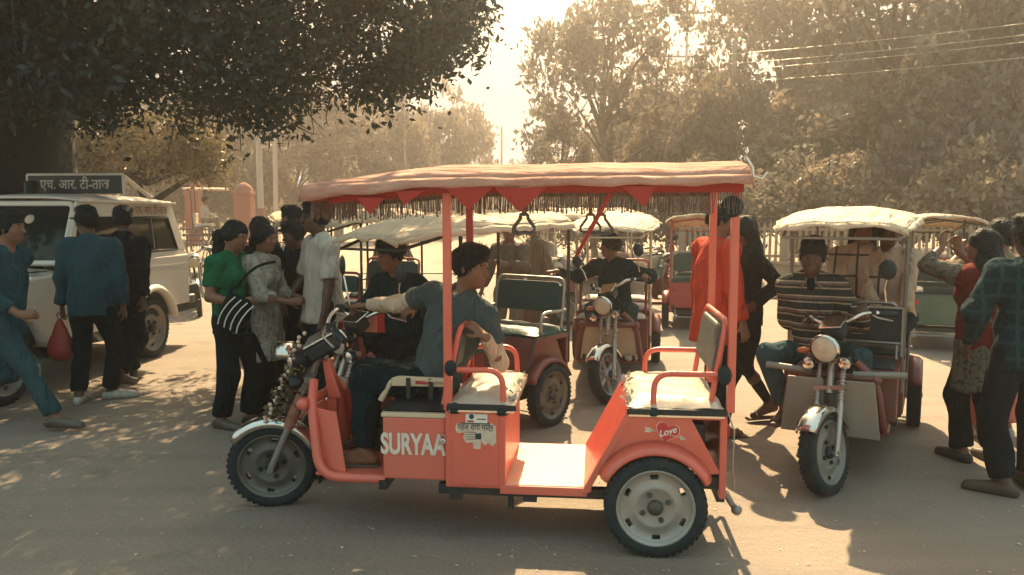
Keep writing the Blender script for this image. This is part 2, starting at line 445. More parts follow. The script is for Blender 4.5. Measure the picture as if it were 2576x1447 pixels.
# ---- low wall and stone picket fence on the right
def stone_fence(p0, p1, h0, h1, label, wall_h, pitch=0.135):
    p0 = Vector(p0); p1 = Vector(p1); d = p1 - p0; L = d.length; a = math.atan2(d.y, d.x)
    w = empty('boundary_wall', p0, a)
    tag(w, label + ' low plastered wall carrying the picket fence', 'wall')
    MB().box((L / 2, 0, wall_h / 2), (L, 0.30, wall_h)).build('wall_body', M_WALL, w, bevel=0.02)
    MB().box((L / 2, 0, wall_h + 0.035), (L, 0.38, 0.07)).build('coping', M_FENCE, w, bevel=0.012)
    t = empty('picket_fence', p0 + Vector((0, 0, wall_h + 0.07)), a)
    tag(t, label + ' picket fence of pointed stone bars on the low wall', 'fence')
    zb, zt = 0.0, h1 - wall_h - 0.07
    MB().box((L / 2, 0.0, 0.12), (L, 0.05, 0.06)).build('rail', M_FENCE, t)
    MB().box((L / 2, 0.0, zt * 0.80), (L, 0.05, 0.06)).build('rail', M_FENCE, t)
    pk = MB().prism([(-0.03, 0), (0.03, 0), (0.03, zt - 0.07), (0, zt), (-0.03, zt - 0.07)], (0, -0.055, 0), (1, 0, 0), (0, 0, 1), (0, 0.03, 0)).mesh('picket')
    pk.materials.append(M_FENCE)
    n = int(L / pitch)
    for i in range(n):
        o = bpy.data.objects.new('picket', pk); COL.objects.link(o); o.parent = t
        o.location = ((i + 0.5) * L / n, 0, random.uniform(-0.02, 0.015)); o.rotation_euler = (random.uniform(-.02, .02), random.uniform(-.02, .02), 0)
        if random.random() < 0.03: o.scale.z = 0.7
    for i in range(int(L / 2.4) + 1):
        MB().box((min(i * 2.4, L), 0.0, zt * 0.5 + 0.03), (0.16, 0.16, zt + 0.1)).build('post', M_WALL, t, bevel=0.012)
stone_fence((4.2, 19.6, 0), (11.4, 15.6, 0), 0.5, 1.52, 'brown', 0.52)
stone_fence((11.6, 15.5, 0), (17.5, 13.6, 0), 0.5, 1.45, 'right-hand end of the brown', 0.52)

# rubble and swept earth along the foot of the wall
def rubble(name, c, rx, ry, h, n, label):
    b = MB(); c = Vector(c)
    rows = []
    for i in range(9):
        row = []
        for j in range(19):
            u = -1 + 2 * i / 8; w = -1 + 2 * j / 18
            q = max(0, 1 - u * u * 0.9 - w * w)
            row.append(c + Vector((w * rx, u * ry, h * q ** 0.7 * random.uniform(0.75, 1.2) - 0.02)))
        rows.append(row)
    b.grid(rows)
    for _ in range(n):
        w = random.uniform(-1, 1); u = random.uniform(-1, 1) * math.sqrt(1 - w * w)
        q = max(0, 1 - u * u - w * w); s = random.uniform(0.03, 0.13)
        b.box(c + Vector((w * rx, u * ry, h * q ** 0.7)), (s, s * random.uniform(.5, 1.2), s * random.uniform(.4, .9)),
              Matrix.Rotation(random.uniform(0, 6), 3, Vector((random.uniform(-1, 1), random.uniform(-1, 1), 1)).normalized()))
    return tag(b.build(name, M_EARTH), label, 'rubble', kind='stuff')
rubble('rubble_pile', (5.6, 16.3, 0), 1.6, 0.6, 0.42, 70, 'heap of broken stone and earth at the foot of the brown wall')
rubble('earth_heap', (8.6, 14.9, 0), 1.5, 0.5, 0.3, 50, 'low heap of loose earth along the brown wall further right')

# ---- iron railing, pillars and poles behind on the left
def railing(p0, p1, h, label):
    p0 = Vector(p0); p1 = Vector(p1); d = p1 - p0; L = d.length
    t = empty('iron_railing', p0, math.atan2(d.y, d.x)); tag(t, label, 'railing')
    for z in (0.18, h * 0.62, h - 0.12):
        MB().box((L / 2, 0, z), (L, 0.035, 0.035)).build('rail', M_IRON, t)
    bar = MB().tube([(0, 0, 0.05), (0, 0, h - 0.1), (0, 0, h)], [0.011, 0.011, 0.002], 5).mesh('bar'); bar.materials.append(M_IRON)
    n = int(L / 0.15)
    for i in range(n):
        o = bpy.data.objects.new('bar', bar); COL.objects.link(o); o.parent = t; o.location = ((i + .5) * L / n, 0, 0)
    for i in range(int(L / 1.9) + 1):
        MB().cyl((min(i * 1.9, L), 0, 0), (min(i * 1.9, L), 0, h + 0.06), 0.03, n=8).build('post', M_IRON, t)
railing((-11.8, 27.5, 0), (-7.0, 25.0, 0), 1.3, 'dark iron railing behind the parked motorcycle')

def pillar(px, Y, w, ztop, label):
    p = at(px, 500, Y)
    t = empty('gate_pillar', (p.x, Y, 0)); tag(t, label, 'pillar')
    MB().box((0, 0, ztop * 0.45), (w, w, ztop * 0.9)).build('shaft', M_REDSTONE, t, bevel=0.03)
    MB().box((0, 0, 0.2), (w * 1.2, w * 1.2, 0.4)).build('plinth', M_REDSTONE, t, bevel=0.03)
    MB().box((0, 0, ztop * 0.9), (w * 1.15, w * 1.15, 0.12)).build('cornice', M_REDSTONE, t, bevel=0.02)
    MB().lathe([(w * 0.56, 0), (w * 0.54, 0.1), (w * 0.42, 0.22), (w * 0.2, 0.32), (0.01, 0.36)], (0, 0, ztop * 0.9 + 0.06), n=16).build('dome_cap', M_REDSTONE, t)
pillar(614, 30, 0.62, 2.75, 'pink sandstone gate pillar with domed cap beside the concrete poles')
pillar(487, 33, 0.55, 3.1, 'pink sandstone gate pillar behind the parked motorcycle')

def pole(px, Y, r, h, label, base_red=False, lean=0.0, name='lamp_pole', m=M_CONC):
    p = at(px, 500, Y); t = empty(name, (p.x, Y, 0)); tag(t, label, 'pole')
    MB().tube([(0, 0, 0), (lean * 0.5, 0, h * 0.5), (lean, 0, h)], [r, r * 0.86, r * 0.7], 12).build('shaft', m, t)
    if base_red:
        MB().tube([(0, 0, 0), (0, 0, 1.9)], [r * 1.04, r * 1.02], 12).build('painted_base', M_REDSTONE, t)
    return t, p
pole(655, 28, 0.12, 9.0, 'thick pale concrete pole with painted red foot', True)
pole(692, 34, 0.11, 9.5, 'pale concrete pole just right of the pole with red foot', lean=0.1)
pole(1020, 44, 0.085, 8.5, 'thin pale pole above the orange canopy nose')
pole(1262, 60, 0.10, 8.2, 'far hazy pole in the gap between the trees')
t, p = pole(1720, 46, 0.10, 13.6, 'utility pole with cross arms and insulators above the trees', name='utility_pole', m=M_CONC)  # paler colour stands in for haze fading the pole
for z, w in ((13.0, 1.3), (10.6, 1.6)):
    MB().box((0, 0, z), (w * 1.6, 0.1, 0.1)).build('cross_arm', M_IRON, t)
    for q in (-0.75, -0.3, 0.35, 0.75):
        MB().lathe([(0.03, 0), (0.1, 0.06), (0.05, 0.14), (0.1, 0.2), (0.04, 0.3)], (q * w, 0, z + 0.05), n=10).build('insulator', M_CONC, t)
MB().cyl((-0.25, 0, 12.2), (-0.25, 0, 12.9), 0.16, n=12).build('transformer', M_IRON, t)
MB().cyl((0.0, 0, 13.5), (0.0, 0, 14.1), 0.1, n=10).build('insulator', M_CONC, t)

def wire(a, b, sag, label):
    a = Vector(a); b = Vector(b); pts = []
    for i in range(25):
        s = i / 24; q = a.lerp(b, s); q.z -= sag * 4 * s * (1 - s); pts.append(q)
    tag(MB().tube(pts, 0.009, 5).build('power_line', M_WIRE), label, 'wire', 'power lines at upper right')
for (y0, y1, lab) in ((136, 40, 'topmost of the four pale power lines across the right-hand trees'), (161, 72, 'second power line from the top across the right-hand trees'),
                      (177, 92, 'third power line from the top across the right-hand trees'), (207, 140, 'lowest and thinnest power line across the right-hand trees')):
    wire(at(1838, y0, 27), at(3300, y1 - 75, 15.0), 0.10, lab)
pole(1838, 27.0, 0.10, 7.4, 'slim pole among the right-hand trees where the power lines end')
# ================================================================== trees
def leaf_cloud(centers, sig, per, size, seed, droop=0.0, squash=0.7):
    """Leaf-sized quads scattered in clumps; returns verts, quads."""
    g = np.random.default_rng(seed)
    c = np.asarray(centers, dtype=float); n = len(c) * per
    sg = np.repeat(np.broadcast_to(np.asarray(sig, dtype=float), (len(c),)), per)
    off = g.normal(size=(n, 3)) * sg[:, None]; off[:, 2] *= squash
    p = np.repeat(c, per, axis=0) + off
    p[:, 2] -= droop * np.abs(off[:, 0] ** 2 + off[:, 1] ** 2)
    a = g.normal(size=(n, 3)); a /= np.linalg.norm(a, axis=1, keepdims=True)
    b = np.cross(a, g.normal(size=(n, 3))); b /= np.linalg.norm(b, axis=1, keepdims=True) + 1e-9
    s = size * g.uniform(0.45, 1.5, size=(n, 1)) ** 1.1
    a *= s; b *= s * 0.48
    v = np.stack([p - a, p - b * 1.0 + a * 0.1, p + a, p + b * 1.0 + a * 0.1], axis=1).reshape(-1, 3)
    q = np.arange(n * 4).reshape(-1, 4)
    return v, q

def crown_points(n, r, seed, hollow=0.55, bottom=-0.55):
    g = np.random.default_rng(seed); out = []
    lob = g.normal(size=(7, 3)); lob /= np.linalg.norm(lob, axis=1, keepdims=True)
    amp = g.uniform(0.1, 0.42, 7)
    while len(out) < n:
        d = g.normal(size=3); d /= np.linalg.norm(d)
        if d[2] < bottom: continue
        k = 0.72 + sum(a * max(0, float(d @ l)) ** 3 for a, l in zip(amp, lob))
        rad = (hollow + (1 - hollow) * g.random() ** 0.6) * k
        out.append(d * rad * np.asarray(r))
    return np.array(out)

def branch_tubes(mb, base, tips, r0, seed, knots=(0.35, 0.6), bow=0.12, n=7):
    """Limbs from a trunk top towards clump centres."""
    g = random.Random(seed); base = Vector(base)
    for t in tips:
        t = Vector(t); d = t - base; L = d.length
        if L < 0.2: continue
        m = base + d * 0.5 + Vector((g.uniform(-1, 1), g.uniform(-1, 1), g.uniform(0.0, 1))) * L * bow
        pts = [base * (1 - s) ** 2 + m * 2 * s * (1 - s) + t * s * s for s in (0, .2, .4, .6, .8, 1)]
        rr = r0 * g.uniform(0.6, 1.1)
        mb.tube(pts, [rr * (1 - 0.86 * s) for s in (0, .2, .4, .6, .8, 1)], n, caps=False)
        for _ in range(2):
            k = g.choice((2, 3, 4)); q = pts[k]
            e = q + Vector((g.uniform(-1, 1), g.uniform(-1, 1), g.uniform(-0.2, 0.9))).normalized() * L * g.uniform(0.2, 0.4)
            mb.tube([q, q.lerp(e, .5) + Vector((0, 0, L * .03)), e], [rr * .35, rr * .2, rr * .06], 5, caps=False)

PROTO = {}
def proto(kind):
    """Crown and trunk meshes shared by trees of one kind (unit: metres, crown centre at origin)."""
    if kind in PROTO: return PROTO[kind]
    k, seed = kind
    if k == 'airy':
        pts = crown_points(92, (1, 1, 1), seed, 0.35, -0.75); v, q = leaf_cloud(pts * 3.0, 0.27, 75, 0.12, seed, 0.15, 0.8)
    elif k == 'dense':
        pts = crown_points(125, (1, 1, 1), seed, 0.45, -0.8); v, q = leaf_cloud(pts * 3.0, 0.31, 100, 0.145, seed, 0.1)
    elif k == 'bush':
        pts = crown_points(75, (1, 1, 1), seed, 0.35, -0.35); v, q = leaf_cloud(pts * 1.6, 0.20, 80, 0.085, seed, 0.0)
    else:
        pts = crown_points(150, (1, 1, 1), seed, 0.3, -0.2); v, q = leaf_cloud(pts * 1.5, 0.16, 90, 0.040, seed, 0.0)
    me = np_mesh('crown', v, q, None); data = me.data; bpy.data.objects.remove(me)
    PROTO[kind] = (data, pts)
    return PROTO[kind]

def tree(name, label, px, Y, ztop, half, kind, leaf, base_px=None, bark=M_BARK_PALE, group=None, trunk_r=0.16, fork=0.5, rz=None, zbot=None, seed=1):
    """Tree standing at depth Y; its crown reaches ztop and is 2*half metres wide."""
    data, pts = proto(kind)
    unit = {'airy': 3.0, 'dense': 3.0, 'bush': 1.6}.get(kind[0], 1.5)
    c = at(px, 500, Y); g = random.Random(seed * 77 + int(px))
    bx = at(base_px if base_px else px, 500, Y).x
    t = empty(name, (bx, Y, 0)); tag(t, label, 'tree' if kind[0] in ('airy', 'dense') else 'shrub', group)
    if zbot is None: zbot = ztop * 0.32
    cz = (ztop + zbot) / 2; sz = (ztop - zbot) / 2 / unit * 1.02; sx = half / unit
    cr = bpy.data.objects.new('crown', data if not data.materials or data.materials[0] == leaf else data.copy())
    if not cr.data.materials: cr.data.materials.append(leaf)
    else: cr.data.materials[0] = leaf
    COL.objects.link(cr); cr.parent = t
    cr.location = (c.x - bx, 0, cz); cr.scale = (sx, sx * g.uniform(0.8, 1.0), sz); rot = g.uniform(0, 6.28) if rz is None else rz
    cr.rotation_euler = (0, 0, rot)
    b = MB(); top = Vector((c.x - bx, 0, cz - (ztop - zbot) * 0.28))
    mid = Vector((top.x * fork + g.uniform(-.15, .15), g.uniform(-.2, .2), top.z * 0.5))
    b.tube([(0, 0, -0.2), (mid.x * 0.15, 0, top.z * 0.1), mid * 0.5 + Vector((0, 0, 0)), mid, mid.lerp(top, .5), top],
           [trunk_r * 1.35, trunk_r * 1.1, trunk_r, trunk_r * .92, trunk_r * .8, trunk_r * .6], 9)
    Rm = Matrix.Rotation(rot, 3, 'Z')
    tips = [Vector((c.x - bx, 0, cz)) + Rm @ Vector((p[0] * unit * sx, p[1] * unit * sx * .9, p[2] * unit * sz)) for p in pts[::max(1, len(pts) // 14)]]
    branch_tubes(b, top, tips[:8], trunk_r * 0.5, seed)
    branch_tubes(b, mid.lerp(top, .4), tips[8:14], trunk_r * 0.4, seed + 5)
    b.build('trunk', bark, t)
    return t

# ---- woodland on the right, across the wall
G1 = 'hazy trees beyond the wall'
RT = [
 # label, px, Y, ztop, half, kind, leaf, base_px
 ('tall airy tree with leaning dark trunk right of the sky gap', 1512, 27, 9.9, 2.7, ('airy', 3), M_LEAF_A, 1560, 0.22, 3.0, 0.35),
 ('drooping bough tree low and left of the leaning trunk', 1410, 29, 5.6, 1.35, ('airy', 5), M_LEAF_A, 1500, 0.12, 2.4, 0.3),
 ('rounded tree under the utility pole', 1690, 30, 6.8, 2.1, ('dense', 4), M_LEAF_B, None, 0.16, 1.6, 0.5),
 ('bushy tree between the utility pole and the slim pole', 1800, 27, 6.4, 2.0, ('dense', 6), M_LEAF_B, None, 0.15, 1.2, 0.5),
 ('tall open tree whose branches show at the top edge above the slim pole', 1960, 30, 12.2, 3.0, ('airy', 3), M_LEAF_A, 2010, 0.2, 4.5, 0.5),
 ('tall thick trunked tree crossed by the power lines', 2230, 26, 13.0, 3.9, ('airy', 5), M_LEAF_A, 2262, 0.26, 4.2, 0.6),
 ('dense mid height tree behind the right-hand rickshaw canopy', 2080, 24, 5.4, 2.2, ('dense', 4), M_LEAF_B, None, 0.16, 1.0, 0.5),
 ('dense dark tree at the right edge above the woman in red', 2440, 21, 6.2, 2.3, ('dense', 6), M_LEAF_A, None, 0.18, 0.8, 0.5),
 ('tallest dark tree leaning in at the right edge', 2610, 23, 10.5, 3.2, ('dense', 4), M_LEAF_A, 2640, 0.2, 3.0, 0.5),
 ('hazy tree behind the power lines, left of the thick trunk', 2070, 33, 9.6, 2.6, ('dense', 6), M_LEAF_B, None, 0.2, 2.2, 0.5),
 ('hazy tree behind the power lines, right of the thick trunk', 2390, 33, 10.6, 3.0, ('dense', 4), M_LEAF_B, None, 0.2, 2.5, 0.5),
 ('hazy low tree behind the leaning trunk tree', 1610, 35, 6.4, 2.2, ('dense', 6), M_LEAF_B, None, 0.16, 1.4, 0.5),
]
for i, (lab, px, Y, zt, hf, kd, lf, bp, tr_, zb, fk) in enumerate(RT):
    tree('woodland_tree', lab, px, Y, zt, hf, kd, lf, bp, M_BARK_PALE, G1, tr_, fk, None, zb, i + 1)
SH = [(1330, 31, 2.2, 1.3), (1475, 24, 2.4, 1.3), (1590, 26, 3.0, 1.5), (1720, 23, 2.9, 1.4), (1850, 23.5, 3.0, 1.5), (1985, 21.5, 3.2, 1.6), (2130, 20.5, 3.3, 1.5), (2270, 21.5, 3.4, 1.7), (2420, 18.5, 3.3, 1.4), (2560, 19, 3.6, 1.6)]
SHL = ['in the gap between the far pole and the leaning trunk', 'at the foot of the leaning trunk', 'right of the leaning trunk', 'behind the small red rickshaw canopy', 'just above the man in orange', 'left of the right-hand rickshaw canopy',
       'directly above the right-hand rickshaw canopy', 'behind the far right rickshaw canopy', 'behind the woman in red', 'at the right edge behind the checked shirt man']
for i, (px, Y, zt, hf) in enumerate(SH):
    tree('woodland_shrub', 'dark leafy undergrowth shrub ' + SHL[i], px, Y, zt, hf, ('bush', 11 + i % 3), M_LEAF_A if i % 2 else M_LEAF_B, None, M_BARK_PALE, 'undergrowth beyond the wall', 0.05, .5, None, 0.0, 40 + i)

# ---- hazy trees at the back left
G2 = 'hazy trees at the back left'
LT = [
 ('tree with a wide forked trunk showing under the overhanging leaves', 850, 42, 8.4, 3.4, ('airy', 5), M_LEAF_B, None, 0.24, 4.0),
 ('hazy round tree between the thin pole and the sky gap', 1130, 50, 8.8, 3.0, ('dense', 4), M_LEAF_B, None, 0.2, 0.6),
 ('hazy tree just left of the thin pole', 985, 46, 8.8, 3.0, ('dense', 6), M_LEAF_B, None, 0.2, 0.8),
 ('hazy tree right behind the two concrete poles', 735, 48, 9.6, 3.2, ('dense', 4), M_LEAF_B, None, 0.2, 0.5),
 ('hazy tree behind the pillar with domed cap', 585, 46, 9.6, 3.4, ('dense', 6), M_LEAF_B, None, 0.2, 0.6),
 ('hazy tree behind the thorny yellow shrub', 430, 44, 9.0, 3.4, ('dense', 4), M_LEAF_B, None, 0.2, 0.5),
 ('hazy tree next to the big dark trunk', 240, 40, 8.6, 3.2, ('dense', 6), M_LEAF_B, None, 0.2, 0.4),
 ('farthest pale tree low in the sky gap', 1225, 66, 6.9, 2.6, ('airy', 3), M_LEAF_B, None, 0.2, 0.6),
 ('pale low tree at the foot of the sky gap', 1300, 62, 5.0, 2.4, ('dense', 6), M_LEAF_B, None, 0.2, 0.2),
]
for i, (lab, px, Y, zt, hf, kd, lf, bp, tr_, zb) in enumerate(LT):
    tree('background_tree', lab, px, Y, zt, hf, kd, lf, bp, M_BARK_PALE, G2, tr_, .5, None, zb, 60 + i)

# low spreading thorny tree with a dark forked trunk
def thorny():
    p = at(372, 500, 17)
    t = empty('thorny_tree', (p.x, 17, 0)); tag(t, 'low spreading thorny tree with dark forked trunk and dry yellow foliage behind the jeep', 'tree')
    b = MB()
    F0 = Vector((0, 0, 1.85)); b.tube([(0.1, 0, -0.1), (0.05, 0, 0.9), F0], [0.17, 0.14, 0.12], 9)
    limbs = [[(0, 0, 1.85), (-0.15, 0, 2.2), (-0.25, 0, 2.55)], [(0, 0, 1.85), (0.35, 0, 2.1), (0.7, 0.1, 2.35), (1.0, 0.1, 2.5)],
             [(-0.25, 0, 2.55), (-0.9, 0.2, 2.55), (-1.5, 0.3, 2.75)], [(-0.2, 0, 2.4), (0.1, -0.2, 2.9), (0.3, -0.2, 3.3)], [(1.0, 0.1, 2.5), (1.5, 0, 2.6), (1.9, -.1, 2.9)]]
    for l in limbs: b.tube(l, [0.09 - 0.02 * i for i in range(len(l))], 7)
    g = random.Random(4)
    cs = []
    for i in range(230):
        w = g.uniform(-1.75, 1.6); q = math.sqrt(max(0, 1 - (w / 1.9) ** 2))
        cs.append((w, g.uniform(-1.0, 1.0) * q, 2.45 + g.random() ** 0.8 * 1.3 * q))
    branch_tubes(b, (0, 0, 2.3), cs[:26], 0.035, 9, n=5)
    b.build('trunk', M_BARK, t)
    v, q = leaf_cloud(cs, 0.16, 90, 0.045, 5, 0.0, 0.8)
    np_mesh('crown', v, q, M_LEAF_DRY, t)
thorny()

# ---- the big near tree on the left, its boughs hanging over the picture
def near_tree():
    t = empty('shade_tree', (-6.60, 10.2, 0)); tag(t, 'huge dark trunked shade tree at the left, leafy boughs hanging over the stand', 'tree')
    O = Vector((-6.60, 10.2, 0)); b = MB(); g = random.Random(12); rg = np.random.default_rng(12)
    rings = []
    for z, r, dx in ((-0.1, 1.15, 0), (0.5, 0.98, 0), (1.4, 0.88, 0), (2.6, 0.85, .02), (3.6, 0.90, .06), (4.6, 0.98, .12), (5.6, .9, .2), (6.6, .7, .3)):
        ring = []
        for k in range(28):
            a = 2 * math.pi * k / 28
            rr = r * (1 + 0.07 * math.sin(3 * a + z * .4) + 0.05 * math.sin(7 * a - z * .9) + g.uniform(-.02, .02))
            ring.append(Vector((dx + rr * math.cos(a), rr * math.sin(a), z)))
        rings.append(ring)
    b.ring_loft(rings)
    def lower(px):                       # how far down the boughs hang, from left to right
        pts = [(-400, 200), (150, 330), (230, 345), (330, 322), (420, 335), (520, 300), (620, 318), (700, 322), (800, 265), (900, 268), (980, 262), (1050, 235), (1090, 205), (1135, 165), (1175, 160), (1195, 60), (1200, -200)]
        for (a, ya), (c, yc) in zip(pts, pts[1:]):
            if a <= px <= c: return ya + (yc - ya) * (px - a) / (c - a)
        return -400 if px > 1200 else 200
    def project(p):
        v = p - Vector((0, 0, CAM_H)); z = v.dot(_fwd); return CX + FPX * v.x / z, CY - FPX * v.dot(_up) / z
    low, high = [], []
    tries = 0
    while len(low) < 900 and tries < 200000:
        tries += 1
        X = g.uniform(-7.4, -0.2); Y = g.uniform(6.8, 11.2); Z = g.uniform(2.4, 4.9)
        px, py = project(Vector((X, Y, Z)))
        lim = lower(px) - 28
        if py > lim: continue
        if Z > 4.3 and g.random() < 0.5: continue
        n = math.sin(X * 2.3 + 1.1) * math.sin(Y * 1.9 + .4) * math.sin(Z * 3.1 + X) + 0.55 * math.sin(X * 5.1 - Z * 4.3 + Y)
        if n < 0.04 and px > 260: continue
        if px < 230 and py > 250: continue
        low.append((X, Y, Z))
    while len(high) < 250:
        X = g.uniform(-9.5, -0.75); Y = g.uniform(5.2, 12.0); Z = g.uniform(4.6, 8.6)
        q = ((X + 5.2) / 5.4) ** 2 + ((Y - 9.2) / 4.4) ** 2 + ((Z - 5.2) / 3.9) ** 2
        if q > 1 or (q < .25 and g.random() < .6): continue
        if math.sin(X * 1.3) * math.sin(Y * 1.1 + 1) + .4 * math.sin(Z * 2) < -0.42: continue
        high.append((X, Y, Z))
    la = np.array(low) - np.array(O); ha = np.array(high) - np.array(O)
    v, q = leaf_cloud(la, 0.18, 105, 0.040, 3, 0.2, 0.85)
    v2, q2 = leaf_cloud(ha, 0.42, 85, 0.085, 4, 0.1, 0.8)
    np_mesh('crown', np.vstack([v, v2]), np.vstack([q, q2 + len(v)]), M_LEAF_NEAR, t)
    # boughs
    mains = [[(0.1, -.2, 4.2), (1.4, -.8, 5.0), (3.0, -1.3, 4.9), (4.6, -1.4, 4.2), (5.7, -1.5, 3.6)], [(0.2, 0, 5.2), (1.8, .4, 6.2), (3.6, .3, 6.4), (5.4, .1, 5.6)],
             [(0, -.3, 4.6), (.8, -1.8, 5.6), (1.6, -3.2, 5.8), (2.8, -4.2, 5.4)], [(0.3, .1, 4.0), (1.6, .2, 4.2), (2.9, 0.0, 3.8), (3.9, -.2, 3.3)],
             [(-.2, 0, 5.5), (-1.4, -.6, 6.4), (-2.8, -1.2, 6.6)], [(0, .4, 5.2), (.6, 1.8, 6.2), (1.6, 2.9, 6.4)]]
    for l in mains: b.tube(bend(l, .6, 4), [max(0.03, 0.24 - 0.2 * i / (len(bend(l, .6, 4)) - 1)) for i in range(len(bend(l, .6, 4)))], 8)
    allm = [Vector(p) for l in mains for p in bend(l, .6, 4)[3:]]
    tw = MB()
    for c in la[::3]:
        c = Vector(c); s = min(allm, key=lambda p: (p - c).length_squared)
        s = s.lerp(c, g.uniform(.35, .6)) + Vector((g.uniform(-.2, .2), g.uniform(-.2, .2), g.uniform(-.1, .2)))
        m = s.lerp(c, .5) + Vector((0, 0, g.uniform(.02, .16)))
        tw.tube([s, m, c, c + (c - m) * .45 + Vector((0, 0, -.06))], [.013, .009, .006, .003], 4, caps=False)
    for i in range(46):                 # bare hanging twig ends under the boughs
        px = g.choice((g.uniform(430, 780), g.uniform(430, 1100))); Y = g.uniform(7.4, 9.2)
        p = at(px, lower(px) - g.uniform(20, 60), Y) - O
        q = [p]; d = Vector((g.uniform(-.5, .5), 0, -.5))
        for k in range(6):
            d = (d + Vector((g.uniform(-.25, .45), 0, g.uniform(-.15, .22)))).normalized(); q.append(q[-1] + d * g.uniform(.035, .075))
        tw.tube(q, [.009 - .001 * k for k in range(7)], 4, caps=False)
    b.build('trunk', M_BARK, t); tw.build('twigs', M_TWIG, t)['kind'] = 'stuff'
near_tree()

# the wood reading as one mass at the very back
def far_wood():
    g = random.Random(8); cs = []
    for i in range(620):
        a = g.uniform(-0.75, 0.75); d = g.uniform(74, 92)
        px = CX + FPX * math.tan(a)
        h = 7.2 + 2.2 * math.sin(a * 9 + 1) + 1.4 * math.sin(a * 23)
        if 1180 < px < 1420: h *= 0.62
        cs.append((d * math.sin(a), d * math.cos(a), g.uniform(0.6, max(2, h))))
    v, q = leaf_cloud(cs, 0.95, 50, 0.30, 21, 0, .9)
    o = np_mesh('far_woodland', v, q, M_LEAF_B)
    tag(o, 'pale hazy belt of distant woodland closing the view', 'woodland', kind='stuff')
far_wood()
# ================================================================== battery rickshaws
def wear(m, chip=(0.10, 0.055, 0.045), amt=0.55, scale=34.0):
    """Scratches and chips through the paint."""
    nt = m.node_tree; b = nt.nodes['Principled BSDF']; src = b.inputs['Base Color'].links[0].from_socket
    tc = nt.nodes.new('ShaderNodeTexCoord'); mp = nt.nodes.new('ShaderNodeMapping'); mp.inputs['Scale'].default_value = (1.0, 1.0, 2.6); mp.inputs['Rotation'].default_value = (0, 0.5, 0)
    nt.links.new(tc.outputs['Object'], mp.inputs['Vector'])
    n = nt.nodes.new('ShaderNodeTexNoise'); n.inputs['Scale'].default_value = scale; n.inputs['Detail'].default_value = 9; n.inputs['Roughness'].default_value = .72
    nt.links.new(mp.outputs[0], n.inputs['Vector'])
    r = nt.nodes.new('ShaderNodeMapRange'); r.inputs[1].default_value = .66; r.inputs[2].default_value = .74; r.inputs[4].default_value = amt
    nt.links.new(n.outputs[0], r.inputs[0])
    mx = nt.nodes.new('ShaderNodeMix'); mx.data_type = 'RGBA'; mx.inputs[7].default_value = _rgba(chip)
    nt.links.new(r.outputs[0], mx.inputs[0]); nt.links.new(src, mx.inputs[6]); nt.links.new(mx.outputs[2], b.inputs['Base Color'])
    return m
M_RUB = mat('tyre_rubber', (0.002, 0.016, 0.021), 0.85, col2=(0.022, 0.034, 0.036), scale=9, amount=0.8, bump=0.3, bscale=60)  # rubber and blacks below hold a teal shadow tone in their base
M_RUBCLOTH = mat('rubber_wrap', (0.002, 0.020, 0.026), 0.85, bump=0.4, bscale=50)
M_SILVER = mat('painted_steel_rim', (0.36, 0.36, 0.34), 0.42, metal=0.35, col2=(0.24, 0.23, 0.20), scale=8, amount=0.7, dust=0.35)
M_DKRIM = mat('dusty_dark_rim', (0.13, 0.13, 0.12), 0.5, metal=0.5, col2=(0.08, 0.07, 0.06), scale=8, dust=0.4)
M_CHROME = mat('chrome', (0.72, 0.70, 0.66), 0.16, metal=1.0, col2=(0.5, 0.46, 0.4), scale=14, amount=0.6, rvar=0.1)
M_BLACK = mat('black_plastic', (0.001, 0.013, 0.018), 0.5, bump=0.1)
M_BLACKMET = mat('black_steel', (0.006, 0.022, 0.027), 0.45, metal=0.3, dust=0.25)
M_STEEL = mat('bare_steel', (0.42, 0.40, 0.36), 0.4, metal=0.8, dust=0.25)
M_GREYREX = mat('grey_leathercloth', (0.075, 0.088, 0.085), 0.55, col2=(0.05, 0.06, 0.058), scale=5, bump=0.3, bscale=25)
M_GREENREX = mat('green_leathercloth', (0.004, 0.060, 0.056), 0.45, col2=(0.015, 0.05, 0.045), scale=5, bump=0.2)
M_BROWNREX = mat('brown_leathercloth', (0.11, 0.065, 0.05), 0.5, bump=0.2)
M_DKREX = mat('dark_leathercloth', (0.003, 0.024, 0.030), 0.5, bump=0.2)
M_CREAMREX = mat('cream_leathercloth', (0.55, 0.47, 0.36), 0.5, col2=(0.45, 0.38, 0.28), scale=4, bump=0.2)
M_FILM = mat('plastic_covered_seat', (0.52, 0.46, 0.38), 0.30, col2=(0.34, 0.30, 0.25), scale=5, amount=0.9, bump=0.35, bscale=11, rvar=0.1)
M_RED = mat('red_paint', (0.38, 0.035, 0.035), 0.4, coat=0.3, dust=0.15)
M_RED_SHADED = mat('shaded_red_paint', (0.15, 0.020, 0.020), 0.42, coat=0.25, dust=0.2)  # the red darkened so backlit rickshaws read as in shade
M_GREEN = mat('green_paint', (0.03, 0.10, 0.07), 0.4, coat=0.2, dust=0.2)
M_CREAMPT = mat('cream_paint', (0.62, 0.50, 0.34), 0.5, dust=0.2)
M_LENS = mat('lamp_lens', (0.62, 0.56, 0.42), 0.12, col2=(0.4, 0.36, 0.28), scale=30, coat=0.6)
M_AMBER = mat('amber_lens', (0.45, 0.10, 0.03), 0.2, coat=0.5)
M_REDLENS = mat('red_lens', (0.40, 0.03, 0.03), 0.25, coat=0.4)
M_WHITE = mat('white_print', (0.78, 0.74, 0.66), 0.6, col2=(0.6, 0.55, 0.46), scale=20)
M_LETTER = wear(mat('worn_white_lettering', (0.74, 0.68, 0.60), 0.6, col2=(0.6, 0.5, 0.42), scale=14, amount=.8), (0.60, 0.12, 0.08), .9, 48)
